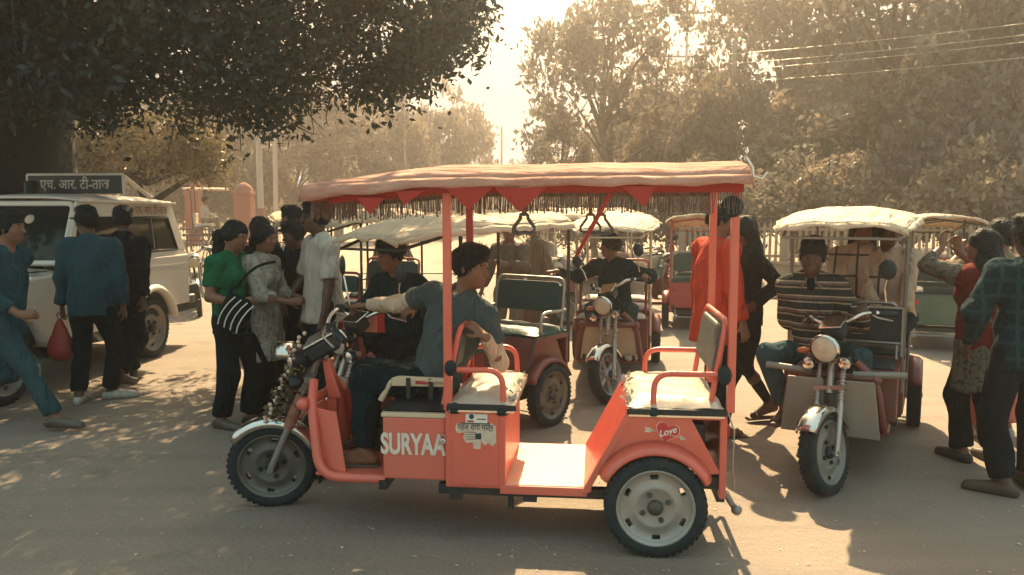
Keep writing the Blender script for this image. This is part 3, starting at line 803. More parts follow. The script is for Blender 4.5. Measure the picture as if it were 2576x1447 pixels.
M_PINKLINE = mat('pink_print', (0.85, 0.42, 0.32), 0.5)
M_TEALPRINT = mat('dark_teal_print', (0.01, 0.05, 0.06), 0.5)
M_HEART = mat('heart_red_print', (0.52, 0.045, 0.045), 0.45)
M_PAPER = mat('torn_paper', (0.66, 0.56, 0.44), 0.8, col2=(0.5, 0.36, 0.27), scale=40, amount=0.8)
M_ORANGE = wear(mat('orange_paint', (0.70, 0.135, 0.090), 0.40, col2=(0.60, 0.11, 0.070), scale=3.5, amount=0.8, coat=0.25, dust=0.22, rvar=0.12, bump=.08, bscale=7))
M_FLOOR = mat('sunlit_floor_paint', (0.74, 0.36, 0.22), 0.5, col2=(0.66, 0.44, 0.32), scale=5, amount=0.9, dust=0.5)  # sunlit paleness put into the floor colour, dust over it
M_ORANGE_DK = mat('deep_orange_paint', (0.50, 0.07, 0.05), 0.4, coat=0.3)
M_ORCLOTH = mat('faded_orange_canvas', (0.74, 0.47, 0.36), 0.85, col2=(0.66, 0.33, 0.24), scale=3.5, amount=0.9, bump=0.5, bscale=60, trans=0.45, crease=((.5, 1.6, 1.2), 4.5, .06))
M_REDCLOTH = mat('red_pennant_cloth', (0.50, 0.05, 0.035), 0.85, bump=0.4, bscale=12, trans=0.3)
M_FRINGE = mat('dusty_fringe', (0.20, 0.13, 0.095), 0.95, col2=(0.05, 0.05, 0.045), scale=40, amount=0.9)
M_CREAM = mat('cream_canvas', (0.64, 0.50, 0.36), 0.85, col2=(0.52, 0.39, 0.27), scale=2.2, amount=0.9, bump=0.4, bscale=60, trans=0.12, crease=((.6, 1.5, 1), 4, .07))
M_WHITECV = mat('white_canvas', (0.72, 0.58, 0.43), 0.85, col2=(0.60, 0.47, 0.33), scale=2.0, amount=0.8, bump=0.4, bscale=60, trans=0.12, crease=((.6, 1.5, 1), 4, .07))
M_TIN = mat('grey_tin', (0.22, 0.22, 0.20), 0.5, metal=0.3, col2=(0.22, 0.19, 0.16), scale=5, dust=0.4)
M_GARLAND = mat('dried_garland', (0.05, 0.045, 0.03), 0.9, col2=(0.25, 0.16, 0.06), scale=30, amount=1)
M_RUST = mat('rubber_bellows', (0.28, 0.12, 0.08), 0.7)

def wheel(parent, c, r, w, rimm, steer=None, name='wheel', open_disc=False, spin=0.0, boss=True, rimr=.74):
    """Tyre with tread and a pressed rim: wheel > tyre, rim, hub; axle along local y."""
    c = Vector(c); M = steer
    def prof(pr):
        return pr
    t = MB(M)
    q_ = rimr
    pr = [(r * q_, -w * .40), (r * (q_ + .06), -w * .5), (r * .90, -w * .5), (r * .965, -w * .42), (r, -w * .22), (r, w * .22), (r * .965, w * .42), (r * .90, w * .5), (r * (q_ + .06), w * .5), (r * q_, w * .40), (r * q_, -w * .40)]
    t.lathe(pr, c, (0, 1, 0), 40)
    for k in range(44):                              # tread blocks
        a = 2 * math.pi * k / 44
        for s in (-1, 1):
            p = c + Vector((math.cos(a + s * .035) * r * .992, s * w * .27, math.sin(a + s * .035) * r * .992))
            t.box(p, (r * .075, w * .30, r * .035), Matrix.Rotation(-a + math.pi / 2, 3, 'Y') @ Matrix.Rotation(s * .35, 3, 'Z'))
    wo = t.build(name, M_RUB, parent)
    rr = MB(M); r_out = r; r = r * rimr / .66
    pr = [(r * .675, -w * .42), (r * .70, -w * .46), (r * .66, -w * .44), (r * .60, -w * .25), (r * .60, w * .25), (r * .66, w * .44), (r * .70, w * .46), (r * .675, w * .42), (r * .64, w * .36), (r * .62, w * .30)]
    rr.lathe(pr, c, (0, 1, 0), 36)
    if open_disc:                                    # cast wheel with six spokes
        for k in range(6):
            a = 2 * math.pi * k / 6 + spin
            d = Vector((math.cos(a), 0, math.sin(a)))
            rr.tube([c + d * r * .1, c + d * r * .4 + Vector((math.sin(a) * .01, 0, 0)), c + d * r * .63], [w * .20, w * .17, w * .22], 6)
        rr.lathe([(0.001, -w * .42), (r * .17, -w * .4), (r * .2, -w * .1), (r * .2, w * .1), (r * .17, w * .4), (0.001, w * .42)], c, (0, 1, 0), 20)
        rr.build('rim', rimm, wo)
    else:
        n = 48; rad = [.13, .30, .33, .37, .40, .47, .50, .585, .615]
        dep = [.20, .24, .30, .30, .26, .20, .20, .22, .30]
        for side in (1, -1):
            vs = []; fs = []
            for k in range(n):
                a = 2 * math.pi * k / n + spin
                for q, d in zip(rad, dep):
                    vs.append(c + Vector((math.cos(a) * r * q, side * w * d, math.sin(a) * r * q)))
            m = len(rad)
            for k in range(n):
                for j in range(m - 1):
                    if j == 6 and k % 8 in (0, 1): continue      # the slots in the disc
                    k2 = (k + 1) % n
                    fs.append((k * m + j, k * m + j + 1, k2 * m + j + 1, k2 * m + j))
            rr.add(vs, fs, True)
        rr.build('rim', rimm, wo)
    if boss:
        h = MB(M)
        h.lathe([(0.001, -w * .62), (r * .10, -w * .6), (r * .13, -w * .2), (r * .13, w * .2), (r * .14, w * .34), (r * .12, w * .5), (r * .05, w * .56), (0.001, w * .57)], c, (0, 1, 0), 20)
        if not open_disc:
            for k in range(4):
                a = math.pi / 4 + k * math.pi / 2 + spin
                h.cyl(c + Vector((math.cos(a) * r * .24, w * .2, math.sin(a) * r * .24)), c + Vector((math.cos(a) * r * .24, w * .36, math.sin(a) * r * .24)), r * .045, n=10)
        h.build('hub', M_BLACKMET, wo)
    return wo

def cloth_canopy(name, parent, m, x0, x1, hw, zf, zm, zr, skirt, seed, peak=0.0, front_drop=0.06, crown=0.07, xm=None, torn=0.02):
    """Canvas roof: falls from the ridge to both sides, wraps over the rails and hangs as a short skirt."""
    g = random.Random(seed); mb = MB(); flat_ = .45 if front_drop > .045 else .8
    nx, ny = 34, 17
    xm = xm if xm is not None else x0 + (x1 - x0) * .68
    rows = []
    for i in range(nx + 1):
        s = i / nx; x = x0 + (x1 - x0) * s
        if x < xm: z = zr + (zm - zr) * (x - x0) / (xm - x0)
        else: z = zm + (zf - zm) * ((x - xm) / (x1 - xm)) ** 1.25
        row = []
        ff = max(0, (x - xm) / (x1 - xm)); crn = crown * (1 - .55 * ff)
        drop = skirt * (1 - (.6 if flat_ > .5 else -.5) * ff) * (1 + 0.10 * math.sin(i * 1.1 + seed) + g.uniform(-torn, torn) * 3)
        for j in range(ny + 1):
            v = -1 + 2 * j / ny
            sag = flat_ * -0.016 * (math.sin(s * math.pi * 3) ** 2) * (1 - abs(v) ** 3) + flat_ * (0.005 * math.sin(s * 19 + v * 5 + seed) + 0.004 * math.sin(s * 37 - v * 11 + seed) + 0.003 * math.sin(s * 61 + v * 17))
            row.append(Vector((x, v * hw * (1 - peak * max(0, (x - xm) / (x1 - xm)) ** 2), z - crn * v * v - crn * .25 * max(0, abs(v) - .86) * 7 + sag)))
        a = row[0]; b = row[-1]
        left = [a + Vector((0.004 * math.sin(i * 2.3), -0.012 - 0.012 * k / 3 + 0.006 * math.sin(i * 1.7 + k), -drop * k / 3)) for k in (3, 2, 1)]
        right = [b + Vector((0.004 * math.sin(i * 2.1 + 1), 0.012 + 0.012 * k / 3 + 0.006 * math.sin(i * 1.5 + k + 2), -drop * k / 3)) for k in (1, 2, 3)]
        rows.append((left, row, right))
    mb.grid([r_[1] for r_ in rows])
    mb.grid([r_[0] + [r_[1][0]] for r_ in rows]); mb.grid([[r_[1][-1]] + r_[2] for r_ in rows])
    for (L_, C_, R_), dx in ((rows[-1], .012), (rows[0], -.012)):            # front and rear hems
        e_ = L_[-1:] + C_ + R_[:1]
        mb.grid([e_, [p + Vector((dx, 0, -front_drop * (.75 + .25 * math.sin(k * .9 + seed)))) for k, p in enumerate(e_)]])
    return mb.build(name, m, parent, solid=0.006)

def rickshaw(label, x, y, deg, paint, cloth, L=2.12, roof=(1.50, 1.66, 1.66), seatm=M_GREENREX, rear_seat=None, rimm=M_DKRIM, front_m=None, steer=0.0, posts_m=None, main=False,
             x_front=1.55, hw=0.43, cast=False, group='battery rickshaws at the stand', skirt=0.05, seed=1, detail=True, panel_m=None, lamp=True, xr=-0.42, peak=0.25):
    t = empty('battery_rickshaw', (x, y, 0), R(deg)); tag(t, label, 'rickshaw', group)
    dl = L - 2.12
    def X(v): return v if v < .7 else v + dl * (min(v, 1.75) - .7) / 1.05
    rear_seat = rear_seat or seatm; posts_m = posts_m or paint; front_m = front_m or paint; panel_m = panel_m or paint
    zf, zm, zr = roof
    r = 0.247
    # --- rear wheels and axle
    for s in (1, -1):
        wheel(t, (0, s * .44, r), r, .10, rimm, spin=.35 * s)
    MB().cyl((0, -.40, r), (0, .40, r), .03).build('axle', M_BLACKMET, t)
    # --- chassis: sills, cross members, underside
    ch = MB()
    for s in (1, -1):
        ch.box((X(.72) / 2 + .12, s * .33, .262), (X(.72) + .5, .05, .05))
        ch.box((-.10, s * .33, .34), (.5, .05, .06))
    for q in (-.33, .36, X(.74), X(1.05), X(1.39)): ch.box((q, 0, .262), (.04, .66, .05))
    for q in (.62, X(1.0)): ch.box((q, .33, .225), (.07, .05, .03))
    ch.cyl((.72, .31, .25), (.72, .31, .16), .016, n=8)
    ch.build('chassis', M_BLACKMET, t)
    # --- floor pan
    MB().box((.55, 0, .296), (.42, .74, .018)).build('floor', M_FLOOR if main else paint, t, bevel=.004)
    MB().box((X(1.56), 0, .30), (.40, .60, .018)).build('driver_floor', paint, t, bevel=.004)
    for s in (1, -1): MB().box((.55, s * .372, .278), (.44, .018, .045)).build('sill', paint, t, bevel=.004)
    # --- rear seat box: slanted front, wheel arch, open triangle behind
    bx = empty('rear_body', (0, 0, 0)); bx.parent = t
    N = 14
    arch = [(.275 * math.cos(a), .247 + .275 * math.sin(a)) for a in [math.pi * (0.17 + 0.66 * k / N) for k in range(N + 1)]]
    poly = [(.36, .281), (.14, .70), (-.345, .70), (-.345, .665), (-.175, .665), (-.315, .40)] + [(p[0], p[1]) for p in reversed(arch)] + [(.30, .36), (.31, .281)]
    for s in (1, -1):
        pb = MB().prism(poly, (0, s * .385, 0), (1, 0, 0), (0, 0, 1), (0, -s * .014, 0)); pb.build('side_panel', paint, t, bevel=.003)
        fb = MB(); rows = []
        for k in range(N + 1):
            a = math.pi * (0.15 + 0.70 * k / N)
            e = .262; o_ = .272
            rows.append([Vector((e * math.cos(a), s * .36, .247 + e * math.sin(a))), Vector((e * math.cos(a), s * .475, .247 + e * math.sin(a))),
                         Vector(((e + .012) * math.cos(a), s * .486, .247 + (e + .012) * math.sin(a))), Vector(((o_ + .022) * math.cos(a), s * .462, .247 + (o_ + .022) * math.sin(a))),
                         Vector(((o_ + .036) * math.cos(a), s * .388, .247 + (o_ + .036) * math.sin(a)))])
        fb.grid(rows).build('wheel_arch', paint, t, solid=.006)
        MB().prism([(.36, .281), (.14, .70), (.105, .70), (.325, .281)], (0, s * .392, 0), (1, 0, 0), (0, 0, 1), (0, -s * .006, 0)).build('edge_trim', posts_m if not main else M_ORANGE, t)
    MB().add([(.352, .37, .285), (.352, -.37, .285), (.135, -.37, .70), (.135, .37, .70)], [(0, 1, 2, 3)]).build('seat_front_panel', M_ORANGE_DK if main else panel_m, t, solid=.012)
    bk = MB(); bk.box((-.20, 0, .675), (.27, .73, .03)); bk.box((-.335, 0, .50), (.016, .70, .34)); bk.build('rear_panel', M_ORANGE_DK if main else panel_m, t)
    MB().box((-.10, 0, .52), (.30, .66, .22)).build('battery_box', M_BLACK, t, bevel=.01)
    for s in (1, -1): MB().box((-.33, s * .36, .47), (.035, .04, .40)).build('corner_post', paint, t, bevel=.004)
    COL.objects.unlink(bx); bpy.data.objects.remove(bx)
    # --- middle bench box and driver's box
    mbx = MB(); mbx.box((X(.895), 0, .49), (X(1.05) - X(.742), .756, .42)); mbx.build('bench_box', panel_m, t, bevel=.008)
    for s in (1, -1): MB().box((X(.895), s * .381, .488), (.235, .006, .38)).build('box_door', paint, t, bevel=.002)
    dv = MB(); dv.box((X(1.215), 0, .468), (X(1.385) - X(1.056), .71, .325)); dv.build('driver_box', panel_m, t, bevel=.01)
    MB().box((X(1.215), 0, .642), (.34, .72, .022)).build('box_lid', M_CREAMPT if main else paint, t, bevel=.004)
    # --- cushions
    def cushion(nm, c, size, m, bulge=.018):
        b = MB(); cx, cy_, cz = c; a, w, h = size; rows = []
        n1, n2 = 12, 16
        for i in range(n1 + 1):
            row = []
            for j in range(n2 + 1):
                u = -1 + 2 * i / n1; v = -1 + 2 * j / n2
                e = (1 - abs(u) ** 6) * (1 - abs(v) ** 6)
                row.append(Vector((cx + u * a / 2, cy_ + v * w / 2, cz + h * (.35 + .65 * e ** .5) - h / 2 + bulge * math.sin(u * 7 + v * 3) * math.sin(v * 9 - u * 4) * .35)))
            rows.append(row)
        b.grid(rows)
        b.box((cx, cy_, cz - h * .42), (a * .985, w * .985, h * .3))
        return b.build(nm, m, t)
    cushion('middle_seat', (X(.86), 0, .722), (.33, .78, .07), M_FILM if main else seatm)
    cushion('rear_seat', (-.10, 0, .732), (.46, .78, .07), M_FILM if main else rear_seat)
    cushion('driver_seat', (X(1.22), 0, .668), (.32, .66, .05), M_BLACK if main else seatm)
    if main:
        for nm, xc, xw in (('seat_edge', X(.86), .35), ('seat_edge', -.10, .48)):
            MB().box((xc, .392, .702), (xw, .012, .03)).build(nm, M_BLACK, t, bevel=.003)
            MB().box((xc, .396, .682), (xw - .02, .006, .010)).build('chrome_strip', M_CHROME, t)
    # --- backrests
    def backrest(nm, xc, z0, z1, tilt, m, tube_m, w=.66):
        fb = MB(); h = z1 - z0
        P = lambda yy, zz: Vector((xc + tilt * (zz - z0) / h, yy, zz))
        o = MB(); a, w2 = .035, w / 2 - .02
        o.prism([(-w2, .02), (w2, .02), (w2, h * .8), (w2 - .05, h - .03), (-w2 + .05, h - .03), (-w2, h * .8)], P(0, z0) + Vector((-.022, 0, 0)), (0, 1, 0), (tilt / h, 0, 1), (.044, 0, 0))
        bo = o.build(nm, m, t, bevel=.014)
        MB().tube(bend([P(-w / 2, z0 - .16), P(-w / 2, z1), P(w / 2, z1), P(w / 2, z0 - .16)], .07, 5), .014, 8).build('backrest_tube', tube_m, bo)
        return bo
    if main:
        backrest('middle_backrest', X(1.03), .86, 1.09, -.05, M_GREYREX, paint)
        backrest('rear_backrest', -.29, .86, 1.15, -.045, M_GREYREX, paint, .68)
    else:
        backrest('middle_backrest', X(1.02), .84, 1.06, -.03, seatm, M_STEEL if seed % 2 else M_RED)
        backrest('rear_backrest', -.30, .84, 1.14, -.04, rear_seat, M_STEEL if seed % 2 else M_RED, .70)
    # --- posts and roof frame
    zs = lambda xx: (zr + (zm - zr) * (xx - xr) / (1.05 - xr)) - .10
    pr_ = .017 if main else .014
    for s in (1, -1):
        if main:
            MB().box((X(1.035), s * .36, (zs(1.0) + .68) / 2), (.040, .040, zs(1.0) - .68 + .0)).build('post', posts_m if s > 0 else M_RED, t, bevel=.004)
            MB().box((-.362, s * .36, (zs(-.36) + .70) / 2), (.038, .038, zs(-.36) - .70 + .0)).build('post', posts_m, t, bevel=.004)
        else:
            MB().cyl((X(1.035), s * .37, .45), (X(1.035), s * .37, zs(1.0) + .02), pr_, n=8).build('post', posts_m, t)
            MB().cyl((-.36, s * .37, .45), (-.36, s * .37, zs(-.36) + .02), pr_, n=8).build('post', posts_m, t)
    fr = MB()
    for s in (1, -1):
        fr.tube([(xr + .04, s * (hw - .03), zr - .125), (1.05, s * (hw - .03), zm - .125), (x_front - .03, s * (hw - .04) * (1 - peak), zf - .10)], .012, 6)
    for q in (xr + .05, .35, 1.05): fr.tube([(q, -hw + .03, zs(q) - .02), (q, 0, zs(q) + .035), (q, hw - .03, zs(q) - .02)], .010, 6)
    fr.tube([(x_front - .04, -(hw - .04) * (1 - peak), zf - .10), (x_front - .04, (hw - .04) * (1 - peak), zf - .10)], .010, 6)
    fr.build('roof_frame', M_RED if main else posts_m, t)
    cloth_canopy('canopy', t, cloth, xr, x_front, hw, zf, zm, zr, skirt, seed, peak=peak, xm=1.05, front_drop=.05 if main else .04)
    # --- arm rails
    am = paint if main else M_STEEL
    for s in (1, -1):
        MB().tube(bend([(X(1.03), s * .36, .885), (X(.76), s * .36, .885), (X(.752), s * .36, .69)], .08, 6), .015, 8).build('arm_rail', am, t)
        MB().tube(bend([(-.33, s * .36, .885), (.005, s * .36, .885), (.012, s * .36, .69)], .08, 6), .015, 8).build('arm_rail', am, t)
    # --- front end
    bow = MB()
    for s in (1, -1):
        bow.tube(bend([(X(1.38), s * .30, .285), (X(1.74), s * .30, .285), (X(1.79), s * .25, .64), (X(1.82), s * .13, .76)], .12, 6), .026, 8)
    bow.build('front_tube', paint, t)
    sh = MB()
    for s in (1, -1):
        sh.add([(X(1.735), s * .02, .36), (X(1.735), s * .27, .36), (X(1.785), s * .235, .64), (X(1.80), s * .02, .64)], [(0, 1, 2, 3)])
        sh.add([(X(1.735), s * .25, .31), (X(1.60), s * .28, .31), (X(1.66), s * .24, .62), (X(1.785), s * .235, .64)], [(0, 1, 2, 3)])
    sh.box((X(1.76), 0, .48), (.05, .035, .34))
    sh.build('front_shield', front_m, t, solid=.008)
    MB().prism([(0, .64), (.08, .64), (.11, .86), (.07, .86)], (X(1.70), -.03, 0), (1, 0, 0), (0, 0, 1), (0, .06, 0)).build('steering_head', paint, t, bevel=.01)
    ct = MB(); ct.cyl((X(1.80), -.25, .655), (X(1.84), .25, .66), .028, n=14); ct.sphere((X(1.84), .25, .66), .034); ct.sphere((X(1.80), -.25, .655), .03)
    ct.build('cross_tube', paint, t)
    # steered parts
    dx = X(1.75) - 1.75
    S = None
    if True:
        A = Vector((2.12 + dx, 0, r)); T = Vector((1.80 + dx, 0, .95)); ax = (T - A).normalized()
        S = Matrix.Translation(A) @ Matrix.Rotation(R(steer), 4, ax) @ Matrix.Translation(-A)
        # keep the tyre on the ground
    wheel(t, A, r, .10, M_SILVER if cast else (M_DKRIM if main else rimm), S, 'front_wheel', open_disc=cast, spin=.5, boss=True)
    fk = MB(S)
    u = ax
    for s in (1, -1):
        fo = MB(S); a = A + Vector((0, s * .075, 0)); m_ = a + u * .30; tp = a + u * .58
        fk.cyl(a + u * -.02, m_, .018, .020, 12); fk.cyl(m_, tp, .014, n=10); fk.cyl(a + Vector((0, -s * .05, 0)), a + Vector((0, s * .02, 0)), .016, n=10)
        if main: fo.lathe([(.030, 0), (.032, .05), (.026, .055), (.034, .06), (.034, .12), (.027, .125), (.033, .13), (.033, .2), (.026, .205)], m_ - u * .03, u, 14)
        else:
            for k in range(8): fo.lathe([(.016, 0), (.024, .006), (.016, .012)], m_ + u * (.02 + k * .022), u, 10)
        fo.build('fork_gaiter' if main else 'fork_spring', M_RUST if main else M_STEEL, t)['kind'] = 'stuff'
    fk.box(A + u * .57, (.05, .21, .03), None); fk.box(A + u * .40, (.05, .19, .025), None)
    fk.cyl(A + u * .36, A + u * .70, .022, n=12)
    fk.build('fork', M_TIN if main else M_STEEL, t)
    fe = MB(S); rows = []
    for k in range(15):
        a = R(38 + 118 * k / 14); rr = r + .035
        c0 = A + Vector((math.cos(a) * rr, 0, math.sin(a) * rr)); nrm = Vector((math.cos(a), 0, math.sin(a)))
        rows.append([c0 + Vector((0, yy, 0)) - nrm * dd for yy, dd in ((-.062, .045), (-.058, .012), (-.035, 0), (0, -.004), (.035, 0), (.058, .012), (.062, .045))])
    fe.grid(rows).build('front_mudguard', M_CHROME, t, solid=.004)
    # lamp, dash, bars
    hc = A + u * .66 + Vector((.11, 0, 0))
    if main: hc = A + u * .70 + Vector((.14, 0, -.02))
    hd = Vector((1, 0, -.12)).normalized()
    lr = .085
    hl = MB(S).lathe([(.001, -.11), (.04, -.105), (lr * .8, -.06), (lr, 0), (lr * 1.06, .006), (lr * 1.06, .02), (lr * .96, .024)], hc, hd, 24).build('headlamp', M_BLACK if main else M_CHROME, t)
    MB(S).lathe([(lr * .95, .018), (lr * .7, .03), (lr * .35, .036), (.001, .038)], hc, hd, 24).build('lens', M_LENS, hl)
    MB(S).lathe([(lr * 1.08, .0), (lr * 1.09, .018), (lr * .98, .026)], hc, hd, 24).build('bezel', M_CHROME, hl)
    if main:                                         # bright visor over the lamp
        vz = []
        for k in range(9):
            a = R(20 + 140 * k / 8); p = hc + Vector((0, math.cos(a) * lr * 1.12, math.sin(a) * lr * 1.12))
            vz.append([p, p + Vector((.085, 0, -.005 + .01 * math.sin(a)))])
        MB(S).grid(vz).build('lamp_visor', M_CHROME, hl, solid=.004)
    for s in (1, -1):
        ic = A + u * .56 + Vector((.08, s * .115, 0))
        io = MB(S).lathe([(.001, -.05), (.03, -.04), (.040, 0), (.040, .012)], ic, hd, 16).build('horn' if not main else 'indicator', M_BLACK, t)
        MB(S).lathe([(.038, .008), (.02, .016), (.001, .018)], ic, hd, 16).build('lens', M_CHROME if not main else M_AMBER, io)
    if not main and lamp:
        MB(S).sphere(A + u * .66 + Vector((.06, -.16, -.01)), (.03, .05, .022)).build('indicator', M_AMBER, t)
    db = MB(S); dc = A + u * .80 + Vector((.015, 0, 0)); rot = Matrix.Rotation(R(28), 3, 'Y')
    ds = 1.0 if main else .62
    db.box(dc + Vector((0, 0, -.035)), (.19 * ds, .22 * ds, .09), rot)
    dd_ = db.build('dashboard', M_BLACK, t, bevel=.02)
    MB(S).box(dc + rot @ Vector((0, 0, .022)), (.205 * ds, .235 * ds, .012), rot).build('dash_bezel', M_CHROME, dd_, bevel=.004)
    hb = MB(S); grips = {}; swp = -.12 if main else -.20
    B0 = A + u * .78 + Vector((-.02, 0, .01))
    for s in (1, -1):
        pts = bend([B0 + Vector((0, s * .02, 0)), B0 + Vector((.02, s * .12, .09 if main else .04)), B0 + Vector((-.03, s * (.22 if main else .18), .135 if main else .075)), B0 + Vector((swp, s * (.36 if main else .29), .085 if main else .035))], .06, 5)
        hb.tube(pts, .0125, 10)
        e = pts[-1]; d = (pts[-1] - pts[-2]).normalized()
        gr = MB(S); lv = MB(S); grips[s] = S @ (e - d * .05)
        gr.tube([e - d * .12, e - d * .115, e + d * .005], [.012, .018, .018], 10)
        gr.box(e - d * .15, (.05, .03, .045), None)
        lv.tube(bend([e - d * .15 + Vector((.02, 0, -.01)), e - d * .10 + Vector((.07, 0, -.02)), e + Vector((.055, 0, -.035))], .02, 3), [.006] * 6, 6)
        gr.build('grip', M_BLACK, t); lv.build('brake_lever', M_STEEL, t)
    hb.build('handlebar', M_CHROME, t)
    ms = [(-1, .30)] if main else [(1, .24)] if seed % 2 else [(-1, .24), (1, .24)]
    for s, hh in ms:
        q = B0 + Vector((-.10, s * .28, .12))
        top = q + Vector((.04, s * .05, hh * .75))
        mi = MB(S).tube([q, q + Vector((.02, s * .01, hh * .4)), top], .006, 6).build('mirror_stalk', M_CHROME, t)
        MB(S).sphere(top + Vector((0, 0, .02)), (.018, .052, .062), 14, 8).build('mirror', M_BLACK, mi)
    # bumper bar and ball behind
    MB().tube(bend([(-.34, .30, .30), (-.40, .30, .20), (-.40, -.30, .20), (-.34, -.30, .30)], .04, 4), .014, 8).build('rear_bumper', M_TIN, t)
    MB().sphere((-.415, .30, .19), .028, 10, 6).build('bumper_knob', M_TIN, t)
    for s in (1, -1):
        MB().box((-.358, s * .30, .60), (.012, .09, .06)).build('tail_lamp', M_REDLENS, t, bevel=.006)
    return t, dict(S=S, grips=grips)
# ================================================================== the orange rickshaw in front
MAIN = (0.744, 4.208, 174.0)
main_r, mainS = rickshaw('orange battery rickshaw in the foreground with fringed orange canopy', *MAIN, M_ORANGE, M_ORCLOTH, roof=(1.835, 1.925, 1.935), main=True, rimm=M_SILVER,
                 x_front=1.77, hw=.43, skirt=.045, seed=3, group='battery rickshaws at the stand', xr=-.42, peak=.12, posts_m=M_ORANGE, steer=14)
def main_details(t):
    # fringe strands all round the roof, one part per side
    g = random.Random(5)
    zc = lambda x: 1.835 - .0 + (min(0, (1.05 - x)) * .085)
    for s in (1, -1):
        b = MB(); band = MB()
        n = 150
        for i in range(n):
            x = -.38 + 2.0 * i / (n - 1); z = zc(x) - .055
            y = s * (.405 if x < 1.05 else .405 - .05 * (x - 1.05))
            if s > 0 and .98 < x < 1.06: continue
            L = (.085 + .012 * math.sin(i * .7) + g.uniform(-.012, .012)) * (1.0 if x < 1.6 else .9)
            sw = g.uniform(-.008, .008)
            b.tube([(x, y, z), (x + sw * .4, y + sw, z - L * .55), (x + sw, y, z - L), (x + sw, y, z - L - .012)], [.0032, .0028, .0028, .0050], 4, caps=False)
        band.grid([[Vector((x, s * (.409 - (.05 * (x - 1.05) if x > 1.05 else 0)), zc(x) - dz)) for dz in (.0, .03, .068)] for x in [(-.39 + 2.02 * k / 40) for k in range(41)]])
        bo = band.build('valance', M_REDCLOTH if s > 0 else M_FRINGE, t, solid=.004)
        b.build('fringe', M_FRINGE, bo)['kind'] = 'stuff'
    b = MB()
    for i in range(54):
        y = -.37 + .74 * i / 53; b.tube([(1.72, y, 1.74), (1.72 + g.uniform(-.01, .01), y, 1.64 + g.uniform(-.012, .012))], [.0032, .0034], 4, caps=False)
    b.build('fringe', M_FRINGE, t)['kind'] = 'stuff'
    # red pennants along the near side
    def pennant(x, z, w, h, y=.45, drop=0.0):
        z = min(z, 1.795) - max(0, x - 1.05) * .085; y = .45 - max(0, x - 1.05) * .05
        MB().add([(x - w / 2, y, z), (x + w / 2, y, z), (x + drop, y + .012, z - h)], [(0, 1, 2)]).build('pennant', M_REDCLOTH, t, solid=.003)
    pennant(.91, 1.815, .24, .11); pennant(.66, 1.82, .26, .12); pennant(1.40, 1.775, .14, .085, .40); pennant(.10, 1.81, .16, .10, drop=-.03)
    pennant(1.20, 1.79, .14, .07, .40, .03)
    # loose red ribbon
    MB().grid([[Vector((.205 + .03 * k, .40 + .01 * math.sin(k), 1.79 - .055 * k)) , Vector((.235 + .028 * k, .40 + .01 * math.sin(k), 1.79 - .055 * k))] for k in range(7)]).build('ribbon', M_REDCLOTH, t, solid=.002)
    # string tie at the rear corner
    MB().tube([(-.40, .40, 1.93), (-.425, .43, 1.88), (-.43, .42, 1.84), (-.47, .43, 1.83), (-.49, .43, 1.86)], .006, 5).build('tie_string', M_WHITE, t)
    # hanging grab handles
    def handle(x, y):
        z = 1.80
        h = MB().box((x, y, z - .07), (.022, .006, .15)).build('grab_strap', M_FRINGE, t)
        ring = [(x - .018, z - .135), (x - .022, z - .16), (x - .055, z - .205), (x - .055, z - .228), (x - .03, z - .236), (x, z - .230), (x + .03, z - .236), (x + .055, z - .228), (x + .055, z - .205), (x + .022, z - .16), (x + .018, z - .135)]
        MB().tube([(a, y, c) for a, c in ring] + [(ring[0][0], y, ring[0][1])], .0075, 7).build('handle_loop', M_GREYREX, h)
    handle(.665, .22); handle(.275, .22); handle(.33, -.24); handle(.70, -.24)
    # black wrapping where rails meet the posts
    for (x, y, z, sx, sz) in ((1.02, .375, .895, .065, .085), (1.0, .375, .69, .09, .06), (.758, .375, .685, .09, .06), (.01, .375, .695, .085, .055), (-.33, .372, .885, .07, .10), (-.345, .37, 1.70, .11, .11), (.757, -.375, .685, .09, .06), (-.33, -.37, .88, .07, .09)):
        b = MB(); b.sphere((x, y, z), (sx / 2, .032, sz / 2), 10, 6)
        b.build('rubber_wrap', M_RUBCLOTH, t)
    # lettering on the driver's box
    N = (R(90), 0, R(180))
    text_obj('lettering', 'SURYAA', .150, M_LETTER, t, (1.222, .358, .487), N, .0006, .0052, 0, sx=.60)
    # stickers
    st = MB().box((.887, .386, .640), (.110, .002, .052)).build('sticker', M_WHITE, t)
    text_obj('print', '●', .034, M_TEALPRINT, st, (.912, .3876, .650), N, .0003)
    MB().box((.917, .3873, .628), (.032, .001, .010)).build('print', M_REDLENS, st)
    MB().box((.862, .3873, .640), (.046, .001, .006)).build('print', M_GREYREX, st)
    pts = [(-.095, .038), (.085, .045), (.105, .03), (.108, -.05), (.09, -.075), (.07, -.055), (.05, -.07), (.03, -.045), (.028, -.09), (-.008, -.088), (-.01, -.055), (-.045, -.06), (-.062, -.03), (-.05, -.005), (-.09, -.01), (-.10, .01)]
    po = MB().prism([(-a, b) for a, b in pts], (.895, .3845, .575), (1, 0, 0), (0, 0, 1), (0, .0015, 0)).build('torn_poster', M_PAPER, t)
    text_obj('print', 'पहल रोगी मित्र', .040, M_TEALPRINT, po, (.893, .3866, .597), N, .0003, .0006, sx=.8)
    MB().box((.893, .3866, .617), (.15, .001, .006)).build('print', M_TEALPRINT, po)
    MB().box((.878, .3866, .552), (.030, .001, .030)).build('print', M_TEALPRINT, po)
    for k in range(4): MB().box((.915, .3866, .572 - k * .012), (.05, .001, .003)).build('print', M_GREYREX, po)
    # heart with arrow
    hp = []
